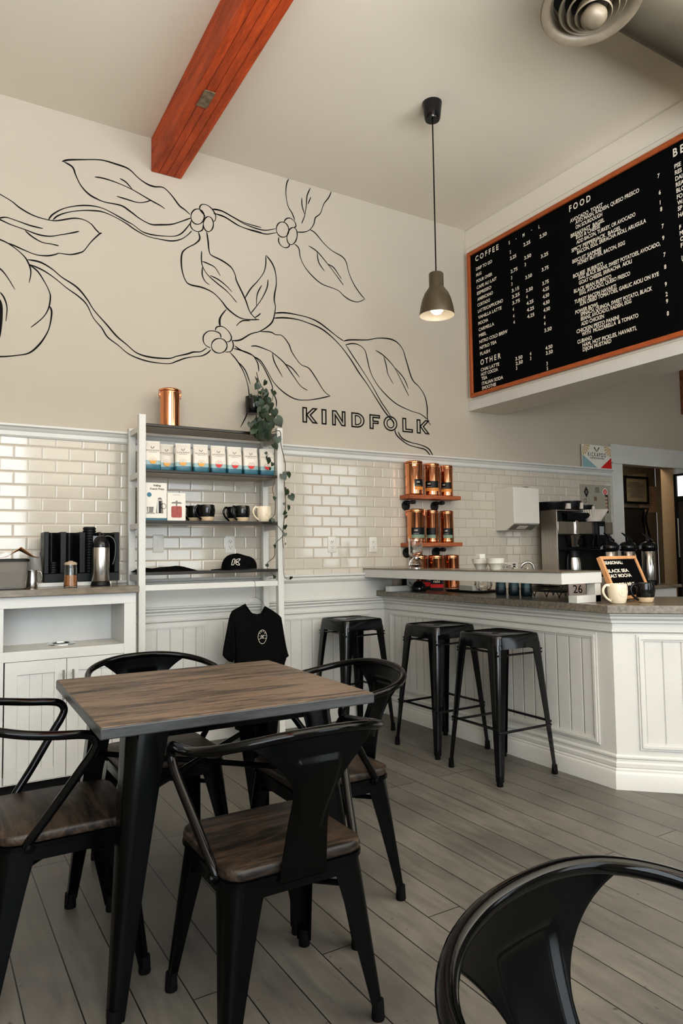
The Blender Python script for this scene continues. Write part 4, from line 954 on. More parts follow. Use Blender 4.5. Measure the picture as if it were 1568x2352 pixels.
# ------------------------------------------------------------------ boxed brewers
def card_box(px0, px1, py0, Y, z, name, label, cat, dep=.11):
    a = onY(px0, 1190, Y); b = onY(px1, 1190, Y); h = onY((px0+px1)/2, py0, Y).z-z; w = b.x-a.x
    t = thing(name, label, cat, ((a.x+b.x)/2, Y, z+.0005)); mb = MB(); mb.box(-w/2, w/2, 0, dep, 0, h); mb.build('carton', 'box', t, bevel=.001)
    return t, w, h
t, w, h = card_box(334, 383, 1109, 4.285, SZ[2], 'french_press_box', 'tall white carton printed with a steel french press', 'box')
def flat(t, nm, m, fn, d=.0006):
    mb = MB(); mb.M = T(0, -d, 0) @ MW; fn(mb); return mb.build(nm, m, t, smooth=False)
flat(t, 'footer_band', 'teal', lambda q: q.box(-w/2, w/2, .002, .016, 0, .0002))
flat(t, 'lettering', 'matte', lambda q: (q.text('frieling', .011, .005, h-.022, 0, None, 'C', off=.03), q.text('French Press', .0125, .005, h-.044, 0, w*.66, 'C', off=.02)))
flat(t, 'badge', 'blue', lambda q: q.disc((-w*.33, h*.68), .0145, 0, 20))
flat(t, 'printed_press', 'greygrey', lambda q: (q.face([(-.002, .045, 0), (.044, .045, 0), (.038, .125, 0), (.006, .125, 0)]), q.face([(-.055, .05, 0), (-.02, .05, 0), (-.016, .085, 0), (-.059, .085, 0)]), q.ring((.045, .09), .014, .018, 0, 16), q.disc((.022, .13), .014, 0, 14, 0, PI), q.box(-.062, -.008, .043, .048, 0, .0001)), .0007)
flat(t, 'printed_press_front', 'pale', lambda q: (q.box(.006, .014, .048, .122, 0, .0001), q.box(-.05, -.045, .053, .083, 0, .0001)), .0009)
flat(t, 'printed_press_core', 'matte', lambda q: q.box(.016, .03, .047, .12, 0, .0001), .0009)
t, w, h = card_box(384.5, 426, 1132, 4.28, SZ[2], 'tea_press_box', 'small white carton printed with a glass jar of red tea', 'box', .09)
flat(t, 'printed_jar', 'amberjar', lambda q: q.face([(x, y+.056, 0) for x, y in rrect(.068, .072, .01, 4)]))
flat(t, 'printed_jar_lid', 'greygrey', lambda q: (q.face([(-.036, .108, 0), (.036, .108, 0), (.026, .118, 0), (-.026, .118, 0)]), q.box(-.004, .004, .092, .108, 0, .0001), q.disc((0, .119), .008, 0, 12, 0, PI)), .0008)
flat(t, 'lettering', 'greygrey', lambda q: q.text('French Press', .006, 0, h-.016, 0, None, 'C', off=0), .0008)
# ------------------------------------------------------------------ mugs
def make_mug(m, emb):
    r = thing('coffee_mug', 'x', 'mug')
    prof = [(0, .002), (.03, 0), (.034, .004), (.041, .03), (.0445, .055), (.0435, .078), (.041, .09), (.0385, .0905), (.0375, .087), (.04, .06), (.036, .02), (0, .012)]
    mb = MB(); mb.lathe(prof, seg=36); b = mb.build('cup', m, r, angle=60)
    P = cat_rom([(-.038, 0, .08), (-.058, 0, .085), (-.073, 0, .07), (-.074, 0, .05), (-.06, 0, .028), (-.036, 0, .012)], 5)
    mb = MB(); mb.tube(P, [.0065-.0015*i/len(P) for i in range(len(P))], 10); mb.build('handle', emb, r, angle=70)
    mb = MB(); mb.M = T(.0, -.0435, .052) @ RX(.04) @ MW
    mb.tube([(.0185*math.cos(k*PI/12), .0185*math.sin(k*PI/12), -.0042*math.cos(k*PI/12)**2) for k in range(24)], .0012, 6, True)
    mb.box(-.0075, -.003, -.009, .009, -.001, .0018); mb.ring((.004, .005), .0022, .0044, .0016, 12); mb.ring((.004, -.005), .0022, .0044, .0016, 12)
    mb.build('emblem', emb, r, angle=60)
    return r
mugb, mugw = make_mug('mugblack', 'gloss'), make_mug('cream', 'cream')
GM = 'mugs on the shelf'
mugspec = [(mugb, 446, 4.42, 0.3, SZ[2], 'black dipped mug behind another one beside the tea carton', GM), (mugb, 475, 4.30, .25, SZ[2], 'black dipped mug with a bare clay foot in front, right of the cartons', GM),
 (mugb, 537, 4.43, .3, SZ[2], 'black dipped mug hidden behind the one beside the cream mug', GM), (mugb, 556, 4.31, .25, SZ[2], 'black dipped mug with a bare clay foot beside the cream mug', GM), (mugw, 605, 4.31, .25, SZ[2], 'cream mug with a round stamp at the right end of the shelf', GM)]
seen = set()
for src, px, Y, rz, z, lb, g_ in mugspec:
    x = onY(px, 1190, Y).x; S_ = 1.17
    if id(src) not in seen: src.location = (x, Y, z+.0005); src.rotation_euler = (0, 0, rz); src.scale = (S_,)*3; src['label'] = lb; src['group'] = g_; seen.add(id(src))
    else: dup(src, (x, Y, z+.0005), rz, lb, g_, (S_,)*3)
for src, px, py, lb in ((mugw, 1430, 1387, 'cream mug with a round stamp on the counter in front of the letter board'), (mugb, 1493, 1384, 'black dipped mug with a clay foot on the counter at the letter board')):
    q = onZ(px, py, .945); m_ = dup(src, (q.x, q.y+.03, .9455), -.32, lb, 'mugs on the counter', (1.16,)*3)
# ------------------------------------------------------------------ cap, folded shirt, hanging shirt
cx_ = onY(548, 1290, 4.37).x
cap = thing('baseball_cap', 'black cap with a white leaf-shaped letter K on the lowest shelf board', 'cap', (cx_, 4.365, SZ[3]+.0005), -.25); cap.scale = (1.14, 1.05, .97)
mb = MB(); rings = []
for i in range(9):
    f = i/8; a = f*PI/2*.985; rr = .098*math.cos(a)**.62; rings.append([((1.06*rr)*math.cos(t)+.01*f*(1-f), rr*math.sin(t)*1.0, .004+.105*math.sin(a)**.9-.012*max(0, math.cos(t))*math.sin(a)*1.2) for t in [k*2*PI/36 for k in range(36)]])
mb.loft(rings); crown = mb.build('crown', 'cloth', cap, angle=80)
mb = MB(); mb.lathe([(0, .106), (.007, .106), (.008, .109), (0, .112)], (-.012, 0, 0), 12); q = mb.build('button', 'cloth', None); q.parent = crown
mb = MB(); up_, lo_ = [], []
for k in range(19):
    a = math.radians(150+240*0+(-150-0+0)) if False else math.radians(115+130*k/18); c, s = math.cos(a), math.sin(a)
    up_.append((c, s))
V0 = [(c*.099, s*.097, .008) for c, s in up_]; V1 = [(c*.135-.028, s*.112, .003-.004*abs(s)) for c, s in up_]
mb.loft([V0, V1], False, False); q = mb.build('visor', 'cloth', cap); sm = q.modifiers.new('t', 'SOLIDIFY'); sm.thickness = .004
def kmark(mb, s):
    def loop(P, w):
        n = len(P)
        for i in range(n): 
            j = (i+1) % n; a, b = Vector(P[i]), Vector(P[j]); d = (b-a).normalized(); nn = Vector((-d.y, d.x))*w/2
            mb.face([(*(a+nn), 0), (*(a-nn), 0), (*(b-nn), 0), (*(b+nn), 0)])
    loop([(s*x, s*y) for x, y in ((-.66, -.56), (-.44, -.56), (-.30, -.40), (-.16, .42), (-.17, .56), (-.38, .56), (-.50, .40))], s*.1)
    loop([(s*x, s*y) for x, y in ((-.04, .04), (.02, .34), (.2, .52), (.62, .58), (.52, .3), (.3, .1))], s*.1)
    loop([(s*x, s*y) for x, y in ((-.06, -.06), (.3, -.1), (.48, -.3), (.54, -.6), (.16, -.54), (-.02, -.34))], s*.1)
mb = MB(); mb.M = T(-.028, -.102, .052) @ RZ(-.22) @ RX(-.3) @ MW; kmark(mb, .037)
q = mb.build('embroidered_mark', 'letter', cap, smooth=False, norm=False)
sw_ = q.modifiers.new('w', 'SHRINKWRAP'); sw_.target = crown; sw_.wrap_method = 'PROJECT'; sw_.use_negative_direction = True; sw_.use_positive_direction = True; sw_.use_project_y = True; sw_.offset = .002; sw_.wrap_mode = 'ABOVE_SURFACE'
a, b = onY(310, 1306, 4.36), onY(448, 1306, 4.36)
mb = MB(); n = 18; G = []
for i in range(n+1):
    u = i/n; row = []
    for j in range(7):
        v = j/6; edge = min(1, 8*min(u, 1-u))*min(1, 5*min(v, 1-v))
        hgt = (.012+.012*math.sin(u*7+v*2)**2+.014*math.exp(-((u-.72)/.12)**2))*edge+.003
        row.append((a.x+(b.x-a.x)*u+.006*math.sin(v*9), 4.30+.19*v+.01*math.sin(u*8), SZ[3]+hgt))
    G.append(row)
V = [[mb._v(p_) for p_ in r_] for r_ in G]; Vb = [[mb._v((p_[0], p_[1], SZ[3]+.0008)) for p_ in r_] for r_ in G]
for i in range(n):
    for j in range(6):
        mb.bm.faces.new((V[i][j], V[i+1][j], V[i+1][j+1], V[i][j+1])); mb.bm.faces.new((Vb[i][j], Vb[i][j+1], Vb[i+1][j+1], Vb[i+1][j]))
for i in range(n):
    for j in (0, 6): mb.bm.faces.new((V[i][j], V[i+1][j], Vb[i+1][j], Vb[i][j]))
for j in range(6):
    for i in (0, n): mb.bm.faces.new((V[i][j], V[i][j+1], Vb[i][j+1], Vb[i][j]))
tag(mb.build('folded_shirt', 'cloth', angle=80), 'flat folded black garment lying at the left of the lowest shelf board', 'shirt')
HYs = SY-.03
hp = lambda x, y, Y=HYs: onY(480+x/7.127, 1260+y/7.127, Y)
hang = thing('wire_hanger', 'thin wire clothes hanger hooked over the white shelf rail', 'hanger', (hp(765, 800).x, SY, 1.05))
top_ = hp(742, 545); zr_ = 1.0625
mb = MB(); hx0 = hp(765, 700).x
mb.tube(cat_rom([(hx0-.004, SY+.016, 1.055), (hx0-.004, SY+.008, zr_), (hx0-.003, SY-.004, zr_+.001), (hx0-.001, SY-.019, zr_-.01), (hx0, SY-.022, 1.03), (hx0, HYs, hp(765, 760).z), (hx0, HYs, hp(765, 800).z)], 5), .0014, 6); mb.build('hook', 'steel', hang, world=True)
W_ = [hp(*q) for q in ((765, 800), (680, 808), (605, 905), (400, 1030), (360, 1075))]
W2 = [hp(*q) for q in ((765, 800), (845, 828), (915, 940), (1100, 1060), (1150, 1110))]
mb = MB(); mb.tube([(q.x, HYs+.004, q.z) for q in reversed(W_)]+[(q.x, HYs+.004, q.z) for q in W2[1:]], .0014, 6); mb.build('shoulder_wire', 'steel', hang, world=True)
out = [(597,905),(500,958),(385,1020),(352,1085),(325,1190),(285,1400),(240,1640),(233,1700),(232,1752),(258,1790),(330,1850),(392,1862),(412,1800),(421,1735),(425,1900),(428,2300),(430,2700),(432,2960),(470,2975),(600,2985),(760,3005),(860,3110),(960,3130),(1060,3120),(1110,3000),(1150,2600),(1190,2250),(1215,2000),(1245,1850),(1255,1830),(1262,1790),(1303,1757),(1290,1720),(1260,1600),(1228,1420),(1200,1240),(1180,1130),(1140,1085),(1050,1020),(920,943),(890,1000),(850,1062),(790,1074),(710,1058),(640,1000),(612,960)]
mb = MB(); P2 = [hp(x, y) for x, y in out]
cxs = sum(q.x for q in P2)/len(P2)
front = []
bm_ = mb.bm
def ringv(dy, ins):
    vs = []
    n = len(P2)
    for i, q in enumerate(P2):
        a_, b_ = P2[i-1], P2[(i+1) % n]; d = Vector((b_.x-a_.x, b_.z-a_.z)).normalized(); nn = Vector((d.y, -d.x))
        vs.append(bm_.verts.new((q.x-nn.x*ins, HYs+dy, q.z-nn.y*ins)))
    return vs
s_in = 1
R0, R1, R2, R3 = ringv(-.012, .008), ringv(-.002, 0), ringv(.01, 0), ringv(.02, .008)
for a_, b_ in ((R0, R1), (R1, R2), (R2, R3)):
    for i in range(len(a_)):
        j = (i+1) % len(a_); bm_.faces.new((a_[i], a_[j], b_[j], b_[i]))
f1 = bm_.faces.new(R0); f2 = bm_.faces.new(R3)
bmesh.ops.triangulate(bm_, faces=[f1, f2])
shirt = thing('t_shirt', 'black short-sleeved t-shirt with a round white chest logo on a wire hanger', 't-shirt', (cxs, HYs, hp(760, 2990).z))
mb.build('body', 'cloth', shirt, world=True, angle=60)
lc = hp(858, 1442); mb = MB(); mb.M = T(lc.x, HYs-.0135, lc.z) @ MW
rx_, rz_ = .032, .046
def eo(a): return (rx_*math.cos(a)*(1.0-.12*(math.sin(a) < 0)*abs(math.sin(a))), rz_*math.sin(a))
N_ = 40
for k in range(N_):
    a, b = eo(2*PI*k/N_), eo(2*PI*(k+1)/N_); mb.face([(a[0], a[1], 0), (b[0], b[1], 0), (b[0]*.92, b[1]*.94, 0), (a[0]*.92, a[1]*.94, 0)])
kmark(mb, .02)
for i, ch in enumerate('KINDFOLK'):
    a = math.radians(200-220*i/7); x, y = eo(a); M0 = mb.M.copy(); mb.M = M0 @ T(x*.74, y*.76, 0) @ RZ(a-PI/2); mb.text(ch, .007, 0, -.0035, 0, None, 'C', off=.02); mb.M = M0
mb.build('chest_logo', 'letter', shirt, world=True, smooth=False, norm=False)
# ------------------------------------------------------------------ potted vine
def leaf(mb, M0, s, n=8):
    """heart-shaped leaf, tip along -y"""
    L = []; R_ = []
    for i in range(n+1):
        t = i/n; y = .28-1.28*t; w_ = (.62*math.sin(PI*min(1, (t*.93+.07))**.72))*(1 if t < .98 else 0)
        yl_ = y+(.12*(1-t)**4 if 1 else 0); z = -.18*(t-.3)**2
        L.append((-w_*s, yl_*s, (z+.10*w_)*s)); R_.append((w_*s, yl_*s, (z+.10*w_)*s))
    mid = [(0, (.10 if i == 0 else .28-1.28*i/n)*s, -.18*(i/n-.3)**2*s) for i in range(n+1)]
    old = mb.M; mb.M = M0
    mb.loft([[L[i], mid[i], R_[i]] for i in range(n+1)], False, False); mb.M = old
pp = onY(583, 930, YB-.1)
vine = thing('trailing_vine', 'trailing heart-leaf vine in a small dark pot on the wall, hanging past the shelf post', 'plant', (pp.x, YB-.1, pp.z-.06))
pz = pp.z
mb = MB(); mb.lathe([(0, -.062), (.05, -.062), (.058, -.055), (.061, .0), (.06, .055), (.056, .055), (.055, .03), (0, .03)], (pp.x, YB-.1, pz), 28); mb.box(pp.x-.012, pp.x+.012, YB-.045, YB-.0005, pz-.01, pz+.04); mb.build('pot', 'gloss', vine, world=True, angle=50)
mb = MB(); mb.lathe([(0, .033), (.054, .032)], (pp.x, YB-.1, pz), 20, False); mb.build('soil', 'soil', vine, world=True)
vp = lambda x, y, Y: onY(270+x/3.733, 860+y/3.733, Y)
def vd(y): return 4.44-.0 if y < 180 else (4.44-(y-180)/270*.23 if y < 450 else 4.205)
S1 = [(1190,-20),(1205,40),(1225,90),(1255,140),(1245,230),(1245,330),(1215,430),(1290,500),(1390,485),(1400,600),(1432,740),(1437,800),(1430,950),(1440,1100),(1425,1250),(1415,1400),(1420,1490)]
S2 = [(1300,520),(1340,600),(1345,760),(1348,900),(1328,985),(1350,1080),(1345,1200),(1305,1245),(1345,1270),(1420,1370),(1350,1455),(1343,1560),(1275,1635),(1345,1735)]
S3 = [(1160,190),(1200,180),(1250,215),(1290,290),(1320,340),(1350,410),(1330,470)]; S4 = [(1200,230),(1230,300),(1205,380),(1250,460),(1270,520),(1310,560)]; S5 = [(1418,1490),(1422,1700),(1452,1755),(1490,1745)]
S6 = [(1280,200),(1320,230),(1335,160)]
mb = MB()
for S_, r_ in ((S1, .0028), (S2, .0022), (S3, .0026), (S4, .0026), (S5, .0016), (S6, .002)):
    mb.tube(cat_rom([vp(x, y, vd(y)-(.008 if S_ is S2 else 0)) for x, y in S_], 4), r_, 6)
mb.tube(cat_rom([(pp.x+.01, YB-.1, pz+.03), (pp.x+.03, YB-.11, pz+.08), vp(1190, 60, 4.44)], 4), .0025, 6); mb.tube(cat_rom([(pp.x+.01, YB-.1, pz+.03), (pp.x+.05, YB-.13, pz+.07), vp(1235, 215, 4.40)], 4), .0025, 6)
mb.build('stems', 'stem', vine, world=True)
LV = [(1190,35,32),(1207,90,36),(1268,60,30),(1215,150,24),(1265,165,40),(1335,145,36),(1235,215,46),(1285,220,36),(1265,285,42),(1340,310,46),(1365,385,56),(1200,380,50),(1250,340,34),(1245,430,52),(1290,450,46),(1270,505,50),(1225,485,40),(1140,420,34),(1370,545,40),(1343,605,36),(1290,720,46),(1328,762,26),(1305,800,22),(1270,670,18),(1415,860,44),(1462,845,40),(1450,990,46),(1485,1040,42),(1428,1105,18),(1465,1130,34),(1440,1180,28),(1445,1212,24),(1435,1300,30),(1435,1365,24),(1345,1465,22),(1437,1450,15),(1278,1630,20),(1345,1730,22),(1487,1738,22),(1325,1250,36),(1345,1055,24),(1320,300,30),(1300,380,40),(1230,300,38),(1180,195,30),(1150,180,24),(1310,420,36),(1330,1240,24)]
mb = MB(); rn = random.Random(3)
LV += [(rn.uniform(1165, 1330), rn.uniform(230, 520), rn.uniform(34, 50)) for _ in range(16)]+[(rn.uniform(1190, 1290), rn.uniform(120, 230), rn.uniform(28, 38)) for _ in range(5)]
for x, y, s_ in LV:
    Y = vd(y)-.012-rn.random()*.03
    p_ = vp(x, y, Y); rot = rn.uniform(-.7, .7); tilt_ = rn.uniform(-.5, .5); yaw_ = rn.uniform(-.7, .7)
    leaf(mb, T(p_) @ RZ(yaw_) @ MW @ RZ(rot) @ RX(tilt_), s_/3.733*4.3/1607*(1.6 if y < 620 else 1.35))
mb.build('foliage', 'leaf', vine, world=True, angle=80, norm=False)
# ------------------------------------------------------------------ condiments on the left worktop (z 1.066)
WZ = 1.0665
mb = MB(); mb.box(x0c, .98, 4.30, YB-.037, WZ, 1.09); tag(mb.build('riser_board', 'white', bevel=.002), 'low white board under the black lid organiser on the worktop', 'board')
DY = 4.33
dx0, dx1 = onY(101, 1300, DY).x, onY(274, 1300, DY).x; dz1 = onY(180, 1222, DY).z; dz0 = 1.0905
disp = thing('lid_organizer', 'black upright organiser with four open slots for lids and cups against the tiles', 'organizer', ((dx0+dx1)/2, DY, dz0))
mb = MB(); mb.box(dx0, dx1, DY+.13, DY+.145, dz0, dz1); mb.box(dx0, dx1, DY, DY+.13, dz0, dz0+.05); mb.build('base_and_back', 'matte', disp, world=True, bevel=.003)
dvx = [(101, 112), (138, 152), (182, 196), (226, 232), (262, 274)]
for a, b in dvx:
    mb = MB(); mb.box(onY(a, 1300, DY).x, onY(b, 1300, DY).x, DY, DY+.13, dz0+.05, dz1); mb.build('divider', 'matte', disp, world=True, bevel=.003)
slots = [((dvx[i][1]+dvx[i+1][0])/2, (onY(dvx[i+1][0], 1300, DY).x-onY(dvx[i][1], 1300, DY).x)) for i in range(4)]
for i, (pc_, w_) in enumerate(slots):
    x = onY(pc_, 1300, DY).x; r = w_/2
    mb = MB(); n = 10
    for s in (0,):
        A_ = [(x+r*math.cos(PI*k/n), DY+.03+.098*math.sin(PI*k/n)) for k in range(n+1)]
        mb.loft([[(a, b, z) for a, b in A_] for z in (dz0+.05, dz1-.002)], False, False)
    mb.build('slot_lining', 'matte', disp, world=True, angle=60)
lid0 = None
def make_lid():
    mb = MB(); mb.lathe([(0, .0), (.036, .0), (.0375, .003), (.0375, .008), (.034, .0095), (.033, .014), (.030, .0155), (0, .0155)], seg=20); return mb.build('cup_lid', 'matte', angle=50)
lid0 = make_lid(); n0 = [0]
def lids(px, n, sc_, label, group, z0):
    x = onY(px, 1300, DY).x
    for k in range(n):
        o = lid0 if n0[0] == 0 else lid0.copy()
        if n0[0]: COL.objects.link(o)
        n0[0] += 1; o.location = (x, DY+.055, z0+k*.0158*sc_); o.scale = (sc_, sc_, sc_); tag(o, label, 'lid', group)
zb_ = dz0+.0505
lids(125, 5, .85, 'black cup lid in the short stack in the leftmost slot of the organiser', 'lids in the leftmost slot', zb_)
topz = onY(207, 1207, DY+.05).z; nl = int((topz-zb_)/(.0158*1.02))
lids(209, nl, 1.02, 'black cup lid in the tall stack rising above the organiser', 'lids in the tall stack', zb_)
# thermos jug
q = onZ(231, 1346, WZ); TY = q.y+.06
jug = thing('thermos_jug', 'steel thermos jug with a black spouted lid and black handle', 'thermos', (onY(231, 1320, TY).x, TY, WZ))
mb = MB(); mb.lathe([(0, 0), (.054, 0), (.056, .004), (.053, .012), (.05, .024), (0, .025)], seg=32); mb.build('base', 'matte', jug, angle=50)
mb = MB(); mb.lathe([(0, .0255), (.048, .0255), (.0495, .028), (.0495, .218), (.048, .222), (0, .2225)], seg=36); mb.build('flask', 'steel', jug, angle=50)
mb = MB(); mb.lathe([(0, .223), (.0495, .223), (.0495, .238), (.046, .252), (.036, .272), (.024, .285), (.012, .292), (0, .293)], seg=32)
mb.loft([[(-.03+a*.012, b*.014, z) for a, b in ((1, 1), (1, -1), (-1, -1), (-1, 1))] for z in (.25, .29)]); mb.build('lid', 'gloss', jug, angle=50)
mb = MB(); mb.tube(cat_rom([(.02, 0, .283), (.045, 0, .288), (.072, 0, .268), (.083, 0, .225), (.08, 0, .17), (.072, 0, .135), (.066, 0, .122)], 5), [.008]*8+[.007]*23, 10); mb.build('handle', 'gloss', jug, angle=60)
jug.rotation_euler = (0, 0, -.25)
# cinnamon jar
q = onZ(162, 1349, WZ); JY = q.y+.03
jar = thing('spice_jar', 'clear glass jar half full of brown powder with a pale lid', 'jar', (onY(162, 1320, JY).x, JY, WZ), 0)
mb = MB(); mb.lathe([(0, 0), (.034, 0), (.036, .003), (.036, .11), (.033, .118), (.033, .124), (.0315, .124), (.0315, .117), (.0342, .108), (.0342, .006), (0, .005)], seg=32); mb.build('glass_body', 'glass', jar, angle=50)
mb = MB(); mb.lathe([(0, .0055), (.0338, .0065), (.0338, .066), (.02, .07), (0, .068)], seg=28); mb.build('powder', 'brown', jar, angle=50)
mb = MB(); mb.lathe([(.0, .1245), (.034, .1245), (.0345, .128), (.0345, .134), (.028, .139), (.014, .143), (.01, .147), (0, .1475)], seg=28); mb.build('lid', 'lidbeige', jar, angle=50)
# smoky storage bin with a paper bag on it
BY = min(onZ(20, 1352, WZ).y+.09, 4.19)
bx1 = onY(62, 1320, BY).x; bx0 = bx1-.3; bh = onY(40, 1290, BY-.08).z-WZ
bn = thing('storage_bin', 'smoky clear plastic bin with a dark lid at the left picture edge', 'bin', ((bx0+bx1)/2, BY, WZ))
mb = MB(); w = bx1-bx0
z = lambda P, h: [(a, b, h) for a, b in P]
mb.loft([z(rrect(w*.93, .16, .03, 5), .004), z(rrect(w, .18, .035, 5), bh), z(rrect(w-.01, .17, .032, 5), bh), z(rrect(w*.93-.01, .15, .028, 5), .01)]); mb.build('tub', 'plasticclear', bn, angle=50)
mb = MB(); mb.loft([z(rrect(w*.95, .165, .03, 5), 0), z(rrect(w*.95, .165, .03, 5), .004)]); mb.build('base_rim', 'matte', bn)
mb = MB(); mb.loft([z(rrect(w+.012, .19, .036, 5), bh+.0005), z(rrect(w+.012, .19, .036, 5), bh+.012), z(rrect(w-.02, .16, .03, 5), bh+.016)]); mb.build('lid', 'matte', bn, angle=50)
mb = MB(); mb.loft([z(rrect(w*.8, .12, .03, 5), .012), z(rrect(w*.84, .14, .03, 5), bh*.62)]); mb.build('filling', 'greygrey', bn)
q = Vector(((bx0+bx1)/2+.07, BY-.02, WZ+bh+.0165))
mb = MB(); n = 8; G = []
for i in range(n+1):
    u = i/n; G.append([(q.x-.115+.25*u, q.y-.05+.1*v, q.z+.002+(.06*max(0, 1-abs(u-.62)/.3) if u > .3 else .012*u)*(1-.3*v)) for v in (0, .5, 1)])
for r_ in G[-1:]: G[-1] = [(a+.0, b, c) for a, b, c in r_]
mb.loft(G, False, False); o = mb.build('paper_bag', 'kraft', angle=30); tag(o, 'crumpled brown paper bag lying on the smoky bin', 'paper bag')
sm = o.modifiers.new('t', 'SOLIDIFY'); sm.thickness = .0015; sm.offset = 1
# milk pitcher
q = onZ(72, 1352, WZ); PY = q.y+.0
pt_ = thing('milk_pitcher', 'small steel milk pitcher behind the smoky bin', 'pitcher', (onY(73, 1330, PY+.11).x, PY+.11, WZ))
mb = MB(); mb.lathe([(0, 0), (.028, 0), (.03, .004), (.03, .04), (.026, .07), (.029, .098), (.0275, .098), (.0245, .07), (.0285, .04), (.0285, .006), (0, .005)], seg=28); mb.build('body', 'steel', pt_, angle=50)
mb = MB(); mb.tube(cat_rom([(.026, -.004, .09), (.046, -.006, .085), (.05, -.006, .05), (.029, -.004, .02)], 5), .0028, 8); mb.build('handle', 'steel', pt_)
# clear cups stacked upside down
q0 = onY(79, 1340, 4.345); nC = 6
mb = MB(); mb.lathe([(.045, 0), (.046, .003), (.0445, .004), (.032, .108), (0, .109), (0, .1075), (.0308, .1065), (.0435, .003)], seg=24, caps=False); cc = mb.build('plastic_cup', 'cupclear', angle=50)
for k in range(nC):
    o = cc if k == 0 else cc.copy()
    if k: COL.objects.link(o)
    o.location = (q0.x, 4.362, 1.0905+k*.0145); tag(o, 'clear plastic cup in the upside-down stack left of the black organiser', 'cup', 'stacked clear cups')
# ------------------------------------------------------------------ towel dispenser, electrical panel, signs
x0, x1, z0, z1 = inwall(1139, 1217, 1180, 1121, YB-.013)
tx0 = onY(1136, 1160, YB-.013).x; 
tyf = 4.33; txr = onY(1238, 1160, tyf).x; txl = onY(1180, 1160, tyf).x; tz1 = onY(1210, 1119, tyf).z; tz0 = onY(1210, 1202, tyf).z
td = thing('towel_dispenser', 'white wall-mounted paper towel dispenser with a slanted underside', 'towel dispenser', ((txl+txr)/2, YB-.013, tz0))
mb = MB(); prof = [(YB-.0115, tz0-.06), (tyf+.10, tz0-.058), (tyf, tz0), (tyf, tz1-.01), (tyf+.01, tz1), (YB-.0115, tz1)]
mb.loft([[(x, y, zz) for y, zz in prof] for x in (txl, txr)]); mb.build('cover', 'pale', td, world=True, bevel=.004)
mb = MB(); s_ = Vector((0, .10, -.058)).normalized(); nn_ = Vector((0, -.058, -.10)).normalized()
def sp_(x, f, d=.001): v = Vector((x, tyf, tz0))+Vector((0, .10, -.058))*f+nn_*d; return v
mb.loft([[sp_(txl+.012, .15), sp_(txr-.012, .15), sp_(txr-.012, .85), sp_(txl+.012, .85)], [sp_(txl+.012, .15, .003), sp_(txr-.012, .15, .003), sp_(txr-.012, .85, .003), sp_(txl+.012, .85, .003)]]); mb.build('towel_slot', 'greygrey', td, world=True)
mb = MB(); xm = (txl+txr)/2
mb.loft([[sp_(xm-.07, .3, .0035), sp_(xm+.04, .3, .0035), sp_(xm+.04, .7, .0035), sp_(xm-.07, .7, .0035)], [sp_(xm-.07, .3, .006), sp_(xm+.04, .3, .006), sp_(xm+.04, .7, .006), sp_(xm-.07, .7, .006)]]); mb.build('paper_end', 'paper', td, world=True)
mb = MB(); mb.box(xm-.02, xm+.03, tyf-.0005, tyf+.03, tz1, tz1+.004); mb.build('latch', 'greygrey', td, world=True)
ex0, ex1, ez0, ez1 = inwall(1334, 1200, 1399, 1116, YB-.013); ez0 -= .06
ep = thing('electrical_panel', 'flat grey electrical panel door on the wall covered with a few stickers', 'electrical panel', ((ex0+ex1)/2, YB-.0125, ez0))
mb = MB(); mb.box(ex0, ex1, YB-.022, YB-.0115, ez0, ez1); mb.build('trim_plate', 'grey', ep, world=True, bevel=.002)
ew = ex1-ex0; mb = MB(); mb.box(ex0+ew*.27, ex1-ew*.2, YB-.027, YB-.0222, ez0+.03, ez1-.09); dr_ = mb.build('door', 'grey', ep, world=True, bevel=.002)
EX = lambda px, py: onY(px, py, YB-.0225)
def deco(fn, nm, m, Y=YB-.0226):
    mb = MB(); mb.M = T(0, Y, 0) @ MW; fn(mb); return mb.build(nm, m, ep, world=True, smooth=False)
c1 = EX(1346, 1130); c2 = EX(1389, 1130); c3 = EX(1344, 1150); c4 = EX(1391, 1154); c5_ = EX(1371, 1126)
deco(lambda q: (q.face([(c1.x, c1.z+.055, 0), (c1.x-.035, c1.z, 0), (c1.x, c1.z-.055, 0), (c1.x+.035, c1.z, 0)]),), 'diamond_sticker', 'matte')
deco(lambda q: q.ring((c1.x, c1.z), .008, .014, 0), 'diamond_print', 'grey', YB-.0229)
deco(lambda q: q.disc((c2.x, c2.z), .036, 0), 'round_sticker', 'box'); deco(lambda q: (q.ring((c2.x, c2.z), .014, .026, 0), q.box(c2.x-.026, c2.x+.026, c2.z-.004, c2.z+.004, 0, .0002)), 'round_print', 'red', YB-.0229)
deco(lambda q: q.ring((c3.x, c3.z), .016, .021, 0), 'loop_sticker', 'matte')
deco(lambda q: q.box(c4.x-.034, c4.x+.034, c4.z-.105, c4.z+.075, 0, .0003), 'poster_sticker', 'matte')
deco(lambda q: [q.text(s, .02, c4.x, c4.z+.035-i*.032, 0, .05, 'C', off=.03) for i, s in enumerate(('PINE', 'RIVER', 'SIDE', 'PEOPLE'))][:0] or [q.box(c4.x-.024, c4.x+.024, c4.z+.03-i*.034, c4.z+.046-i*.034, 0, .0002) for i in range(4)], 'poster_print', 'pinkpaper', YB-.0231)
deco(lambda q: q.box(c5_.x-.03, c5_.x+.03, c5_.z-.025, c5_.z+.03, 0, .0003), 'breaker_tag', 'greygrey')
mb = MB(); lq = EX(1366, 1146); mb.box(lq.x-.018, lq.x+.018, YB-.03, YB-.0272, lq.z-.02, lq.z+.02); mb.build('latch', 'patch', ep, world=True)
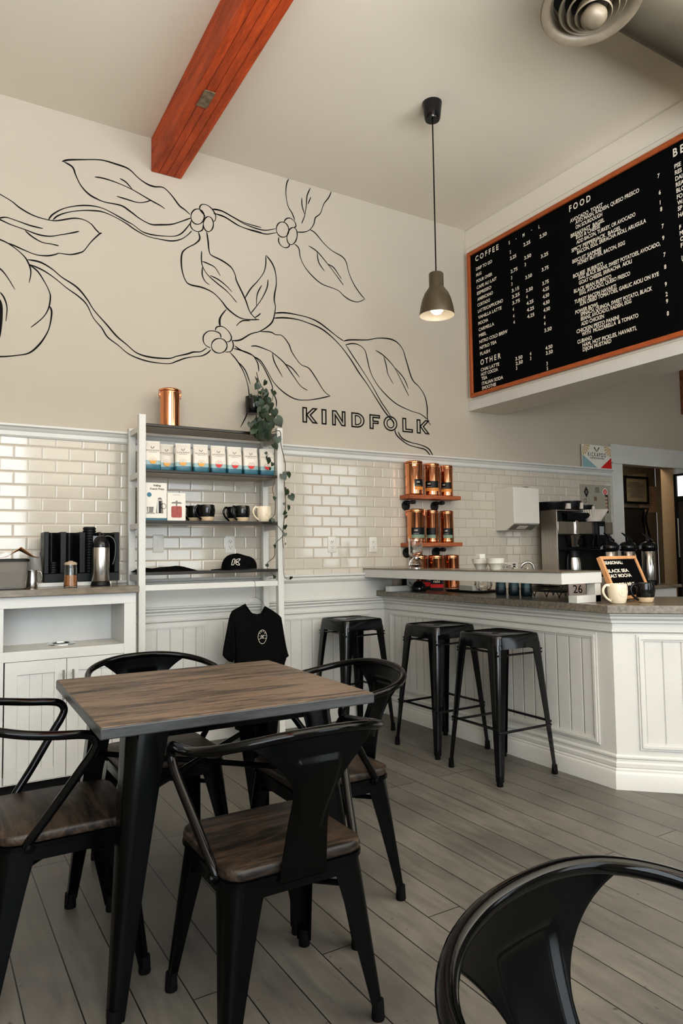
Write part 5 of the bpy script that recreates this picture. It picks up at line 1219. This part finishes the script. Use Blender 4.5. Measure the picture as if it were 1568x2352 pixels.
# roaster sign standing on the picture rail
gx0, gx1, gz0, gz1 = inwall(1338, 1076, 1402, 1026, YB-.03); gz0 = 2.0325
sg = thing('roaster_sign', 'small white sign with teal and red corners standing on the picture rail beside the doorway', 'sign', ((gx0+gx1)/2, YB-.03, gz0))
gh = gz1-gz0; gw = gx1-gx0
mb = MB(); mb.box(-gw/2, gw/2, 0, .012, 0, gh); mb.build('panel', 'box', sg)
flat(sg, 'teal_corner', 'ltteal', lambda q: q.face([(-gw/2, 0, 0), (gw*.02, 0, 0), (-gw/2, gh*.55, 0)])); flat(sg, 'red_corner', 'red', lambda q: q.face([(gw*.1, 0, 0), (gw/2, 0, 0), (gw/2, gh*.5, 0)]))
def fan(q, cx, cz, s):
    for k in range(5):
        a, b = math.radians(180+k*18+3), math.radians(180+k*18+14)
        pts = [(cx+s*.25*gw*math.cos(t)*r_*(1), cz+.25*gw*math.sin(t)*r_) for r_, t in ((.25, a), (1, a), (1, b), (.25, b))]
        q.face([(x_, y_, 0) for x_, y_ in (pts if s > 0 else pts)])
flat(sg, 'gold_fan', 'goldfan', lambda q: fan(q, gw/2, gh, 1)); flat(sg, 'gold_fan', 'goldfan', lambda q: fan(q, -gw/2, gh, -1))
flat(sg, 'lettering', 'matte', lambda q: (q.text('K I C K A P O O', .038, 0, gh*.5, 0, gw*.62, 'C', off=.012), q.text('COFFEE ROASTERS', .014, 0, gh*.4, 0, gw*.5, 'C'), q.face([(-.045, gh*.88, 0), (-.034, gh*.92, 0), (0, gh*.73, 0), (0, gh*.7, 0)]), q.face([(.04, gh*.89, 0), (.03, gh*.93, 0), (0, gh*.73, 0), (0, gh*.7, 0)])), .0008)
# ------------------------------------------------------------------ doorway contents
cx0, cx1, cz0, cz1 = inwall(1436, 1156, 1488, 1096, HY-.02)
cf = thing('framed_certificate', 'black-framed certificate hanging on the hall wall seen through the doorway', 'frame', ((cx0+cx1)/2, HY-.001, cz0))
cw, chh = cx1-cx0, cz1-cz0; fr = .028
mb = MB(); mb.M = MW; 
for a, b, c, d in ((-cw/2, cw/2, 0, fr), (-cw/2, cw/2, chh-fr, chh), (-cw/2, -cw/2+fr, fr, chh-fr), (cw/2-fr, cw/2, fr, chh-fr)): mb.box(a, b, c, d, 0, .022)
mb.build('frame', 'matte', cf, bevel=.002)
mb = MB(); mb.M = MW; mb.box(-cw/2+fr, cw/2-fr, fr, chh-fr, 0, .008); mb.build('document', 'certificate', cf)
mb = MB(); mb.M = T(0, -.0085, 0) @ MW; rn2 = random.Random(5)
for k in range(16):
    yy = chh-.09-k*(chh-.16)/16; l_ = rn2.uniform(.5, .95)*(cw/2-fr-.02); mb.box(-l_, l_ if k else l_*.4, yy, yy+.006 if k else yy+.012, 0, .0004)
mb.build('printed_lines', 'greygrey', cf)
q0, q1 = onY(1440, 1097, HY-.003), onY(1484, 1097, HY-.003)
mb = MB(); mb.M = T(0, HY+.0004, 0) @ MW; mb.loft([[(q0.x, cz1-.12, z_), (q1.x, cz1-.12, z_), (q1.x, onY(1484, 1087, HY).z, z_), (q0.x, cz1+.012, z_)] for z_ in (0, .0014)]); tag(mb.build('notice_paper', 'certificate'), 'sheet of paper tucked behind the framed certificate in the hall', 'paper')
q0, q1 = onY(1470, 1176, HY-.003), onY(1510, 1118, HY-.003)
nb = thing('paper_notice', 'pinkish printed notice taped to the hall wall beside the framed certificate', 'paper', ((q0.x+q1.x)/2, HY-.0008, q0.z))
nw, nh = q1.x-q0.x, q1.z-q0.z
mb = MB(); mb.M = MW; mb.box(-nw/2, nw/2, 0, nh, 0, .0006); mb.build('sheet', 'pinkpaper', nb)
mb = MB(); mb.M = T(0, -.0008, 0) @ MW
for k in range(11):
    yy = nh-.06-k*(nh-.1)/11; mb.box(-nw*.4, nw*(.1+.3*rn2.random()), yy, yy+.006, 0, .0003)
mb.build('printed_lines', 'greygrey', nb)
my = 5.0; ma, mb_ = onY(1424, 1200, my), onY(1483, 1168, my); mh = mb_.z
tm = thing('tall_machine', 'tall black boxy machine with a dark cable standing just inside the doorway', 'machine', ((ma.x+mb_.x)/2, my, 0))
mb = MB(); mb.box(ma.x-.1, mb_.x-.02, my, my+.5, 0, mh-.008); mb.build('housing', 'gloss', tm, world=True, bevel=.006)
mb = MB(); mb.box(ma.x-.1, mb_.x+.045, my-.01, my+.5, mh-.0075, mh+.006); mb.build('top', 'matte', tm, world=True, bevel=.002)
c_ = [onY(a, b, my-.02) for a, b in ((1488, 1170), (1484, 1180), (1483, 1195), (1487, 1215), (1492, 1235), (1494, 1255), (1490, 1300))]
mb = MB(); mb.tube(cat_rom(c_, 5), .011, 8); mb.build('cable', 'rubber', tm, world=True)
# drinks cooler at the right edge (its front faces the counter, -X)
KX = 6.75; ky1 = onX(1551.5, 1200, KX).y; ky0 = ky1-.72; fz1 = onX(1553, 1089, KX).z; zh = onX(1556, 1140, KX).z
fr_ = thing('drinks_cooler', 'black upright drinks cooler with a lit white header at the right picture edge', 'cooler', (KX+.3, ky1-.36, 0))
mb = MB(); mb.box(KX+.02, KX+.6, ky0, ky1, 0, fz1); mb.build('housing', 'gloss', fr_, world=True, bevel=.004)
mb = MB(); mb.box(KX+.008, KX+.0195, ky0+.03, ky1-.03, zh, fz1-.022); mb.build('lit_header', 'coolerlit', fr_, world=True)
for a, b, c, d in ((ky0, ky0+.03, .1, fz1), (ky1-.03, ky1, .1, fz1), (ky0+.03, ky1-.03, zh-.05, zh-.002), (ky0+.03, ky1-.03, .1, .16), (ky0+.03, ky1-.03, fz1-.02, fz1)):
    mb = MB(); mb.box(KX-.012, KX+.019, a, b, c, d); mb.build('door_frame', 'matte', fr_, world=True)
mb = MB(); mb.box(KX+.008, KX+.0185, ky0+.031, ky1-.031, .161, zh-.051); mb.build('door_glass', 'coffeeglass', fr_, world=True)
mb = MB(); mb.tube([(KX-.03, ky1-.045, 1.15), (KX-.03, ky1-.045, 1.55)], .008, 8); mb.build('handle', 'steel', fr_, world=True)
# ------------------------------------------------------------------ coffee brewer on the back counter
CZ = .9105; FY = 4.25
gx = lambda px: onY(px, 1200, FY).x
gz = lambda py: onY(1320, py, FY).z
X0, X1 = gx(1278), gx(1409)
yb_ = None
lo, hi = FY, YB
for _ in range(30):
    m_ = (lo+hi)/2
    if proj((X0, m_, 1.4))[0] > 1242: lo = m_
    else: hi = m_
yb_ = min(lo, YB-.03)
cr = lambda x, y: (1220+x/7.127, 1130+y/7.127)
Z = lambda y: gz(1130+y/7.127)
br = thing('coffee_brewer', 'large two-bay steel coffee brewer with black controls on the back counter', 'coffee maker', ((X0+X1)/2, FY+.2, CZ))
for a_, b_, c_, d_ in ((X0, X0+.015, FY, Z(318)), (X1-.015, X1, FY+.03, Z(470))):
    mb = MB(); mb.box(a_, b_, c_, yb_, CZ, d_); mb.build('side_panel', 'steelb', br, world=True, bevel=.002)
mb = MB(); mb.box(X0+.0152, X1-.0152, yb_-.1, yb_, CZ, Z(318)-.002); mb.build('back_body', 'steelb', br, world=True)
mb = MB(); mb.box(X0, gx(1340), FY, yb_, Z(318)+.0005, Z(296)); mb.build('top_plate', 'steelb', br, world=True, bevel=.002)
mb = MB(); mb.box(X0+.0155, X1-.016, FY+.0, yb_-.101, Z(690), Z(484)); mb.build('tank', 'steel', br, world=True, bevel=.003)
mb = MB(); mb.box(gx(1319.5), gx(1325.5), FY-.012, FY-.0005, Z(695), Z(468)); mb.build('front_strip', 'chrome', br, world=True, bevel=.002)
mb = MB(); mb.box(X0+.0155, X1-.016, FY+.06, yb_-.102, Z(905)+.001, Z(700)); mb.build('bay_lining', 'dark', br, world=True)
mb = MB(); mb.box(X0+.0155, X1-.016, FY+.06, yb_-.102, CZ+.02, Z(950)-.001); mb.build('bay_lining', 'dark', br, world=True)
mb = MB(); mb.box(X0+.0155, gx(1372), FY-.01, FY+.2, Z(945), Z(910)); mb.build('basket_rail', 'matte', br, world=True, bevel=.003)
mb = MB(); mb.box(X0, X1, FY-.03, yb_, CZ-.0, CZ+.019); mb.build('drip_base', 'steelb', br, world=True, bevel=.003)
for c_, m in ((1316, 'steel'), (1349, 'gloss')):
    mb = MB(); r = .062; h0, h1 = Z(900), Z(705)
    mb.lathe([(0, h0), (r*.7, h0), (r*.78, h0+.01), (r*1.02, h1-.02), (r*1.2, h1), (0, h1+.001)], (gx(c_), FY+.0, 0), 28); fb = mb.build('brew_funnel', m, br, world=True, angle=50)
    if m == 'steel':
        mb = MB(); a0 = -PI/2-.1; mb.M = T(gx(c_)+.018, FY-r*.93, (h0+h1)/2-.008) @ MW; mb.box(-.026, .026, -.03, .03, 0, .002); mb.build('warning_label', 'matte', br, world=True)
mb = MB(); mb.box(gx(1365), gx(1383), FY-.03, FY-.001, Z(900), Z(476)); cp = mb.build('control_panel', 'matte', br, world=True, bevel=.003)
mb = MB(); mb.box(gx(1369.5), gx(1379.5), FY-.0325, FY-.0302, Z(702), Z(560)); mb.build('display', 'screen', br, world=True)
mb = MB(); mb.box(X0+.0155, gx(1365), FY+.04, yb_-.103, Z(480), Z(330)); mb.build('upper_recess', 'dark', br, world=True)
mb = MB(); z0_, z1_ = Z(460), Z(345)
mb.loft([[(gx(1300)+k_*.02, FY-.02, z0_), (gx(1336), FY-.02, z0_), (gx(1352), FY-.06, z1_-.01), (gx(1352), FY-.06, z1_), (gx(1298), FY-.02, z1_)] for k_ in (0,)]+[[(gx(1300), FY+.039, z0_), (gx(1336), FY+.039, z0_), (gx(1352), FY+.039, z1_-.01), (gx(1352), FY+.039, z1_), (gx(1298), FY+.039, z1_)]]); mb.build('filter_drawer', 'matte', br, world=True)
# carafe under it
ca = thing('coffee_carafe', 'steel coffee carafe with a black handle standing in the brewer', 'carafe', (gx(1318), FY+.02, CZ+.0195))
h = Z(955)-CZ-.022
mb = MB(); mb.lathe([(0, 0), (.066, 0), (.07, .006), (.07, h*.62), (.06, h*.8), (0, h*.81)], seg=32); mb.build('body', 'steel', ca, angle=50)
mb = MB(); mb.lathe([(0, h*.815), (.061, h*.815), (.061, h*.9), (.05, h), (0, h)], seg=28); mb.build('lid', 'matte', ca, angle=50)
mb = MB(); mb.tube(cat_rom([(-.05, -.0, h*.9), (-.09, -.02, h*.88), (-.11, -.025, h*.6), (-.105, -.025, h*.3)], 5), .011, 8); mb.build('handle', 'matte', ca)
# brew baskets lying on top
for i, (a, b, zt0, zt1, lb) in enumerate(((1241, 1292, 310, 206, 'wide black brew basket upside down on the brewer, behind the towel dispenser'), (1293, 1326, 296, 170, 'tall black brew basket tipped on top of the brewer'), (1327, 1354, 296, 222, 'small black brew basket on the brewer beside the paper filters'))):
    Yk = FY+(.16, .1, .12)[i]; xa, xb = onY(a, 1160, Yk).x, onY(b, 1160, Yk).x; zz0 = Z(296)+.0008; hh_ = (.075, .085, .055)[i]
    t = thing('brew_basket', lb, 'basket', ((xa+xb)/2, Yk, zz0)); r = (xb-xa)/2
    mb = MB(); mb.lathe([(0, 0), (r*.82, 0), (r*.84, .004), (r*.95, hh_*.85), (r, hh_*.86), (r, hh_), (0, hh_)], seg=28); mb.build('bowl', 'matte', t, angle=50)
    mb = MB(); mb.box(r*.3, r*.62, -r*.98, -r*.80, hh_*.15, hh_*.8); mb.build('paper_tag', 'paper', t)
fx = onY(1358, 1180, FY-.0).x
pf = thing('paper_filters', 'stack of white fluted paper coffee filters on the brewer', 'coffee filters', (fx, FY+.1, Z(484)+.0008))
mb = MB(); n = 72; hh_ = Z(292)-Z(484); rings = []
for f in (0, .15, .4, .7, 1): rings.append([((.062+.062*f)*(1+.045*f*(1 if k % 2 else -1))*math.cos(2*PI*k/n), (.062+.062*f)*(1+.045*f*(1 if k % 2 else -1))*math.sin(2*PI*k/n), hh_*f) for k in range(n)])
mb.loft(rings); mb.build('fluted_stack', 'paper', pf, smooth=False); pf.location.y = FY-.02
# ------------------------------------------------------------------ airpots
def make_airpot():
    r = thing('airpot', 'x', 'airpot')
    mb = MB(); mb.lathe([(0, 0), (.064, 0), (.066, .004), (.066, .03), (.062, .034), (0, .035)], seg=32); mb.build('base', 'matte', r, angle=50)
    mb = MB(); mb.lathe([(0, .0355), (.0625, .0355), (.064, .04), (.064, .262), (.06, .266), (0, .2665)], seg=36); mb.build('flask', 'steel', r, angle=50)
    mb = MB(); mb.lathe([(0, .267), (.068, .267), (.076, .274), (.08, .298), (.074, .318), (.052, .334), (.02, .342), (0, .343)], seg=32)
    mb.loft([[(-.02, -.05, .285), (.02, -.05, .285), (.02, -.05, .325), (-.02, -.05, .325)], [(-.014, -.1, .282), (.014, -.1, .282), (.014, -.1, .3), (-.014, -.1, .3)]]); mb.build('lid', 'gloss', r, angle=50)
    mb = MB(); mb.loft([[(-.014, .04, .338), (.014, .04, .338), (.014, .04, .352), (-.014, .04, .352)], [(-.016, -.015, .375), (.016, -.015, .375), (.016, -.015, .388), (-.016, -.015, .388)], [(-.014, -.055, .405), (.014, -.055, .405), (.014, -.055, .41), (-.014, -.055, .41)]])
    mb.box(-.011, .011, -.012, .012, .33, .38); mb.build('pump_lever', 'gloss', r, bevel=.003)
    return r
AY = 4.06; ap0 = make_airpot()
for i, (px, lb) in enumerate(((1402, 'steel airpot with a black pump lid nearest the coffee brewer'), (1443, 'middle steel airpot with a black pump lid, behind the letter board'), (1490, 'steel airpot with a black pump lid and hanging dark tag, nearest the cooler'))):
    x = onY(px, 1290, AY).x
    if i == 0: ap0.location = (x, AY, CZ); ap0.rotation_euler = (0, 0, 1.1+PI); ap0['label'] = lb; ap0['group'] = 'airpots'; ap0.scale = (.95, .95, 1.16)
    else: dup(ap0, (x, AY, CZ), 1.1+PI, lb, 'airpots', (.95, .95, 1.16))
for i, (px, py, rot, m) in enumerate(((1499, 1285, .28, 'matte'), (1459, 1285, -.35, 'box'))):
    q = onY(px, py, AY-.105)
    t = thing('name_tag', 'small dark hanging tag with white dots on the airpot nearest the cooler' if i == 0 else 'small white tag on the middle airpot', 'tag', (q.x, q.y, q.z))
    mb = MB(); mb.M = RZ(.5) @ MW @ RZ(rot); mb.box(-.033, .033, -.05, .045, 0, .002); mb.build('card', m, t)
    mb = MB(); mb.M = RZ(.5) @ MW @ RZ(rot)
    if i == 0:
        for a, b, c in ((-.008, .012, .011), (.016, .008, .007), (-.012, -.016, .008), (.008, -.014, .009), (.0, -.034, .003)): mb.disc((a, b), c, .0024, 14)
        mb.box(-.03, .03, .035, .042, .002, .0026); mb.box(-.03, .03, -.048, -.042, .002, .0026); mb.build('print', 'letter', t)
    else: mb.face([(-.03, -.05, .0024), (.03, -.01, .0024), (.03, -.05, .0024)]); mb.build('print', 'matte', t)
    mb = MB(); mb.tube([(0, .002, .04), (0, .02, .07), (0, .04, .09)], .0012, 5); mb.build('string', 'rubber', t)
# ------------------------------------------------------------------ sink bits
q = onY(1208, 1300, 4.45)
fa = thing('faucet', 'chrome gooseneck faucet on the back counter left of the brewer', 'faucet', (onY(1196, 1300, 4.42).x, 4.42, CZ))
zt_f = onY(1203, 1291, 4.42).z-CZ
mb = MB(); mb.tube(cat_rom([(0, 0, 0), (0, 0, zt_f-.06), (.012, -.01, zt_f-.02), (.05, -.03, zt_f), (.085, -.05, zt_f-.02), (.095, -.055, zt_f-.06)], 6), .011, 10); mb.lathe([(0, 0), (.024, 0), (.022, .012), (.012, .02), (0, .02)], seg=16); mb.build('spout', 'chrome', fa, angle=60)
sx_, sx1_, sz0_, sz1_ = inwall(1148, 1309, 1189, 1291, YB-.0135)
ws = thing('hand_wash_sign', 'small white hand-washing notice on the tiles above the hidden sink', 'sign', ((sx_+sx1_)/2, YB-.0132, sz0_))
sw, shh = sx1_-sx_, sz1_-sz0_
mb = MB(); mb.M = MW; mb.box(-sw/2, sw/2, 0, shh, 0, .0015); mb.build('card', 'box', ws)
flat(ws, 'lettering', 'matte', lambda q: (q.text('Please', .012, -sw*.3, shh*.62, 0, None, 'L'), q.text('WASH HANDS', .03, -sw*.47, shh*.15, 0, sw*.56, 'L', off=.02), q.box(sw*.12, sw*.125, .004, shh-.004, 0, .0002), q.box(sw*.2, sw*.36, shh*.6, shh*.78, 0, .0002), q.disc((sw*.28, shh*.3), .016, 0, 12)), .0018)
# ------------------------------------------------------------------ things on the raised ledge (top z 1.1185)
LZ = 1.119
def bowl_prof(r, h): return [(0, 0), (r*.55, 0), (r*.58, .006), (r*.8, h*.5), (r*.92, h*.55), (r*.94, h*.75), (r, h), (r*.95, h), (r*.86, h*.6), (r*.5, .012), (0, .01)]
y1 = onX(1104, 1308, 3.1).y; y2 = onX(1138, 1308, 3.08).y
mb = MB(); mb.lathe(bowl_prof(.056, .068), seg=32); o = mb.build('ceramic_dripper', 'whiteware', angle=50); o.location = (3.1, y1, LZ); tag(o, 'white ridged ceramic coffee dripper on the ledge, left of its twin', 'dripper', 'white drippers on the ledge')
o2 = o.copy(); COL.objects.link(o2); o2.location = (3.08, y2, LZ); o2.scale = (1.05,)*3; tag(o2, 'white ridged ceramic coffee dripper on the ledge, beside the hand-washing notice', 'dripper', 'white drippers on the ledge')
mb = MB(); mb.box(-.024, .024, -.02, .02, .0, .03); o3 = mb.build('filter_packet', 'pale', bevel=.003); o3.location = (3.1, y1, LZ+.0685); tag(o3, 'small pale packet sitting on the left white dripper', 'packet')
# glass brewer (siphon)
ys = onX(955, 1308, 3.06).y; hS = onX(955, 1237, 3.06).z-LZ
gb = thing('glass_brewer', 'tall clear glass siphon brewer with chrome fittings on the ledge in front of the canisters', 'coffee maker', (3.06, ys, LZ)); r = .05
mb = MB(); mb.lathe([(r, hS), (r, hS*.46), (r*.8, hS*.41), (r*.3, hS*.37), (r*.24, hS*.37), (r*.72, hS*.425), (r*.93, hS*.47), (r*.93, hS)], seg=32); mb.build('upper_chamber', 'glass', gb, angle=50)
mb = MB(); mb.lathe([(0, .012), (r*.55, .014), (r*.86, hS*.12), (r*.8, hS*.24), (r*.3, hS*.34), (r*.24, hS*.34), (r*.7, hS*.24), (r*.76, hS*.12), (r*.5, .02), (0, .018)], seg=28); mb.build('lower_bulb', 'glass', gb, angle=50)
mb = MB(); mb.lathe([(0, 0), (r*1.05, 0), (r*1.05, .006), (r*.9, .01), (0, .01)], seg=28); mb.lathe([(r*.33, hS*.33), (r*.42, hS*.33), (r*.42, hS*.38), (r*.33, hS*.38)], seg=20); mb.tube(cat_rom([(-r, 0, .008), (-r*1.15, 0, hS*.12), (-r*1.0, 0, hS*.25), (-r*.4, 0, hS*.355)], 5), .004, 8); mb.tube([(r*.98*math.cos(k*PI/8), r*.98*math.sin(k*PI/8), hS*.2) for k in range(16)], .0035, 6, True); mb.build('chrome_stand', 'chrome', gb, angle=50)
mb = MB(); mb.box(-.012, .03, -.016, .016, hS*.29, hS*.35); mb.build('clamp', 'matte', gb, bevel=.003)
# ------------------------------------------------------------------ things on the counter under / behind the ledge
KZ = .9455
yk = lambda px, X, py=1355: onX(px, py, X).y
def carton(px, X, w, d, h, rz, label, m='matte', band=True):
    t = thing('tea_carton', label, 'box', (X, yk(px, X), KZ), rz)
    mb = MB(); mb.box(-w/2, w/2, -d/2, d/2, 0, h); mb.build('carton', m, t, bevel=.001)
    if band:
        mb = MB(); mb.box(-w/2-.0006, w/2+.0006, -d/2-.0006, d/2+.0006, h*.22, h*.5); mb.build('band', 'red', t)
        mb = MB(); mb.M = T(0, -d/2-.001, 0) @ MW; mb.text('rishi', .02, 0, h*.62, 0, None, 'C', off=.02); mb.build('lettering', 'letter', t, smooth=False)
    return t
carton(990, 3.42, .1, .08, .115, -.75, 'black tea carton with a red band under the raised ledge, left one of two')
carton(1004, 3.36, .09, .07, .095, -.8, 'black tea carton with a red band under the raised ledge, nearer the white tray')
gr = thing('coffee_grinder', 'small black coffee grinder with a chrome knob on the counter below the glass brewer', 'grinder', (3.29, yk(932, 3.29), KZ)); gr.scale = (.75,)*3
mb = MB(); mb.lathe([(0, 0), (.05, 0), (.052, .005), (.045, .03), (.045, .1), (.03, .12), (0, .121)], seg=28); mb.build('body', 'gloss', gr, angle=50)
mb = MB(); mb.tube([(0, 0, .1215), (0, 0, .128)], .01, 10); mb.tube([(0, 0, .128), (.05, -.02, .13)], .004, 6); mb.build('crank', 'chrome', gr)
kt = thing('stovetop_kettle', 'black kettle with chrome details under the raised ledge', 'kettle', (3.2, yk(962, 3.2), KZ)); 
mb = MB(); mb.lathe([(0, 0), (.052, 0), (.056, .006), (.05, .04), (.035, .066), (.02, .074), (0, .078)], seg=28); mb.build('body', 'gloss', kt, angle=50)
mb = MB(); mb.tube(cat_rom([(-.045, 0, .02), (-.07, 0, .03), (-.075, 0, .06), (-.09, 0, .07)], 4), .0045, 8); mb.build('spout', 'chrome', kt)
tr = thing('serving_tray', 'black tray with a white card box on it beside the cut-glass bowl', 'tray', (3.42, yk(1085, 3.42), KZ), -PI/2)
mb = MB(); mb.loft([[(a, b, 0) for a, b in rrect(.36, .2, .02, 4)], [(a, b, .014) for a, b in rrect(.38, .22, .02, 4)], [(a, b, .014) for a, b in rrect(.37, .21, .018, 4)], [(a, b, .004) for a, b in rrect(.35, .19, .018, 4)]]); mb.build('pan', 'matte', tr)
mb = MB(); mb.box(-.07, .07, -.035, .035, 0, .035); o = mb.build('card_box', 'pale', bevel=.001); o.location = (3.35, yk(1078, 3.35)+.0, KZ+.0145); o.rotation_euler = (0, 0, -PI/2); tag(o, 'small white flat box lying on the black tray under the ledge', 'box')
gl = thing('cut_glass_bowl', 'cut-glass bowl on the counter under the raised ledge', 'bowl', (3.40, yk(1110, 3.40), KZ+.0145))
mb = MB(); n = 24; rings = []
for r_, z_ in ((.03, 0), (.05, .012), (.06, .035), (.057, .055), (.06, .075), (.055, .075), (.052, .055), (.055, .035), (.045, .015), (.0, .012)): rings.append([(r_*(1+.05*(k % 2))*math.cos(2*PI*k/n), r_*(1+.05*(k % 2))*math.sin(2*PI*k/n), z_) for k in range(n)])
mb.loft(rings); mb.build('bowl', 'glass', gl, smooth=False)
for i, (px, lb) in enumerate(((1150, 'dark teal coffee bag under the ledge, nearest the glass bowl'), (1180, 'dark teal coffee bag under the ledge, middle of three'), (1209, 'dark teal coffee bag under the ledge, next to the black wire rack'))):
    b = dup(bag_y, (3.335, yk(px, 3.335, 1368), KZ), -PI/2+2.5, lb, 'coffee bags under the ledge')
    for c in b.children:
        if c.name.split('.')[0] != 'pouch': 
            for g_ in list(c.children): bpy.data.objects.remove(g_)
            bpy.data.objects.remove(c)
        else:
            c.data = c.data.copy(); c.data.materials[0] = MT.setdefault('bagteal', zramp('teal_bag_print', [(0, srgb(20, 42, 50)), (.3, srgb(20, 42, 50)), (.305, srgb(60, 96, 104)), (.5, srgb(60, 96, 104)), (.505, srgb(160, 160, 150))], .35))
            for g_ in c.children: pass
wr = thing('wire_rack', 'black wire tray rack on little curled feet under the ledge end', 'rack', (3.40, yk(1277, 3.40, 1372), KZ))
mb = MB(); L_, D_ = .125, .085
for k in range(6):
    z_ = .034+k*.0095; mb.tube([(-D_, -L_, z_), (D_, -L_, z_), (D_, L_, z_), (-D_, L_, z_)], .0026, 6, True)
for k in range(9): mb.tube([(-D_, -L_+k*L_/4, .034), (D_, -L_+k*L_/4, .034)], .002, 6)
for a in (-1, 1):
    for b in (-1, 1): mb.tube([(a*D_, b*L_, .03), (a*D_, b*L_, .092)], .0032, 6)
mb.build('basket', 'iron', wr)
for a in (-1, 1):
    for b in (-1, 0, 1):
        mb = MB(); mb.tube(cat_rom([(a*D_, b*.1-.018, .034), (a*D_, b*.1-.006, .016), (a*D_, b*.1, .002), (a*D_, b*.1+.006, .016), (a*D_, b*.1+.018, .034)], 4), .0028, 6); mb.build('foot', 'iron', wr)
q = onZ(1327, 1377, KZ)
nc = thing('number_card', 'pale card with the number 26 leaning at the ledge end', 'card', (3.32, yk(1327, 3.32, 1374), KZ), -.62)
mb = MB(); mb.M = MW @ RX(-.16); mb.box(-.05, .05, 0, .125, 0, .002); mb.build('card', 'pinkcard', nc)
mb = MB(); mb.M = MW @ RX(-.16); mb.text('26', .046, .002, .036, .0026, None, 'C', off=.012, xs=.82); mb.build('number', 'matte', nc, smooth=False)
mb = MB(); mb.M = T(0, .034, 0) @ MW @ RX(.12); mb.box(-.05, .05, 0, .12, -.002, 0); mb.build('stand', 'pinkcard', nc)
for i, (px, X, w_, h_, m, lb) in enumerate(((1385, 3.52, .075, .125, 'pinkcard', 'pale card holder behind the ledge end, beside the letter board'), (1391, 3.62, .09, .07, 'tealdark', 'dark teal packet on the counter behind the pale card holder'))):
    t_ = thing('card_holder' if i == 0 else 'tea_packet', lb, 'holder' if i == 0 else 'packet', (X, yk(px, X, 1370), KZ), -.5)
    mb = MB(); mb.loft([[(-w_/2, -.03, 0), (w_/2, -.03, 0), (w_/2, .03, 0), (-w_/2, .03, 0)], [(-w_/2+.006, -.012, h_), (w_/2-.006, -.012, h_), (w_/2-.006, .012, h_), (-w_/2+.006, .012, h_)]]); mb.build('body', m, t_, bevel=.002)
# ------------------------------------------------------------------ letter board
base = onZ(1417, 1382, KZ)+Vector((0, 0, .0098))
u = Vector((.9962, .0872, 0)).normalized(); nrm_h = Vector((u.y, -u.x, 0)); lean = .4
up_b = (Vector((0, 0, 1))*math.cos(lean)-nrm_h*math.sin(lean)).normalized(); nb_ = u.cross(up_b).normalized()
def hitpl(px, py):
    d = ray(px, py); return CAM+d*((base-CAM).dot(nb_)/d.dot(nb_))
Mb = Matrix((u, up_b, nb_)).transposed().to_4x4(); Mb.translation = base
Mi = Mb.inverted(); LQ = lambda px, py: Mi @ hitpl(px, py)
bw_, bh_ = .36, .26
lbd = thing('letter_board', 'small tilted letter board with a blond wood frame listing seasonal drinks', 'letter board', base)
fr = .019
def LBm(): q = MB(); q.M = Mb; return q
mb = LBm()
mb.box(0, bw_, 0, fr, -.024, .004); mb.box(0, bw_, bh_-fr, bh_, -.024, .004); mb.box(0, fr, fr, bh_-fr, -.024, .004); mb.box(bw_-fr, bw_, fr, bh_-fr, -.024, .004)
mb.build('frame', 'blond', lbd, world=True, bevel=.001)
mb = LBm(); mb.box(fr, bw_-fr, fr, bh_-fr, -.012, -.004); mb.build('felt_panel', 'felt', lbd, world=True)
mb = LBm(); mb.M = Mb @ T(0, 0, -.003)
for s_, px0, py0, px1, cap_ in (('SEASONAL:', 1389, 1296, 1432, .0185), ('BLACK SEA', 1396, 1315, 1446, .019), ('SALT MOCHA', 1401, 1326.5, 1453, .019), ('GOLDEN MILK', 1408, 1347, 1462, .019)):
    a_, b_ = LQ(px0, py0), LQ(px1, py0); mb.text(s_, cap_, a_.x, a_.y, 0, b_.x-a_.x, 'L', off=.035)
mb.build('lettering', 'letter', lbd, world=True, smooth=False)
mb = LBm(); mb.M = Matrix.Identity(4)
tpt = base+u*(bw_/2)+up_b*(bh_*.7)-nb_*.02; ft = Vector((tpt.x, tpt.y, KZ))-nrm_h*.05
mb.tube([tpt, (ft.x, ft.y, KZ+.004)], .005, 8); mb.build('prop_leg', 'blond', lbd, world=True)
# ------------------------------------------------------------------ light
w = bpy.data.worlds.new('world'); sc.world = w; w.use_nodes = True
nt = w.node_tree; bg = nt.nodes['Background']
bg.inputs[0].default_value = (.86, .92, 1, 1); bg.inputs[1].default_value = .35
def area(name, loc, size, rot, e, col):
    l = bpy.data.lights.new(name, 'AREA'); l.shape = 'RECTANGLE'; l.size, l.size_y = size; l.energy = e; l.color = col
    o = bpy.data.objects.new(name, l); COL.objects.link(o); o.location = loc; o.rotation_euler = rot; return o
for i, (a, b, c, d) in enumerate(WIN):
    area('window_light_%d' % (i+1), ((a+b)/2, YF-.04, (c+d)/2), (b-a-.1, d-c-.1), (PI/2, 0, 0), (195, 36, 18)[i], (.86, .94, 1))
area('ceiling_fill', (2.2, -.9, 2.25), (5, 2.4), (PI, 0, 0), 440, (.96, .98, 1))  # added fill behind the camera, unseen, brightens the ceiling
area('hall_fill', (6.5, 5.2, 2.55), (.8, .6), (0, 0, 0), 11, (1, .86, .66))  # added unseen fill that lifts the dark hall beyond the doorway
pt = bpy.data.lights.new('pendant_glow', 'POINT'); pt.energy = .8; pt.color = (1, .82, .58); pt.shadow_soft_size = .04
po = bpy.data.objects.new('pendant_glow', pt); COL.objects.link(po); po.location = (pl.x, pl.y, 2.66)
sc.view_settings.view_transform = 'Standard'; sc.view_settings.look = 'Medium High Contrast'; sc.view_settings.exposure = .1; sc.view_settings.gamma = 1
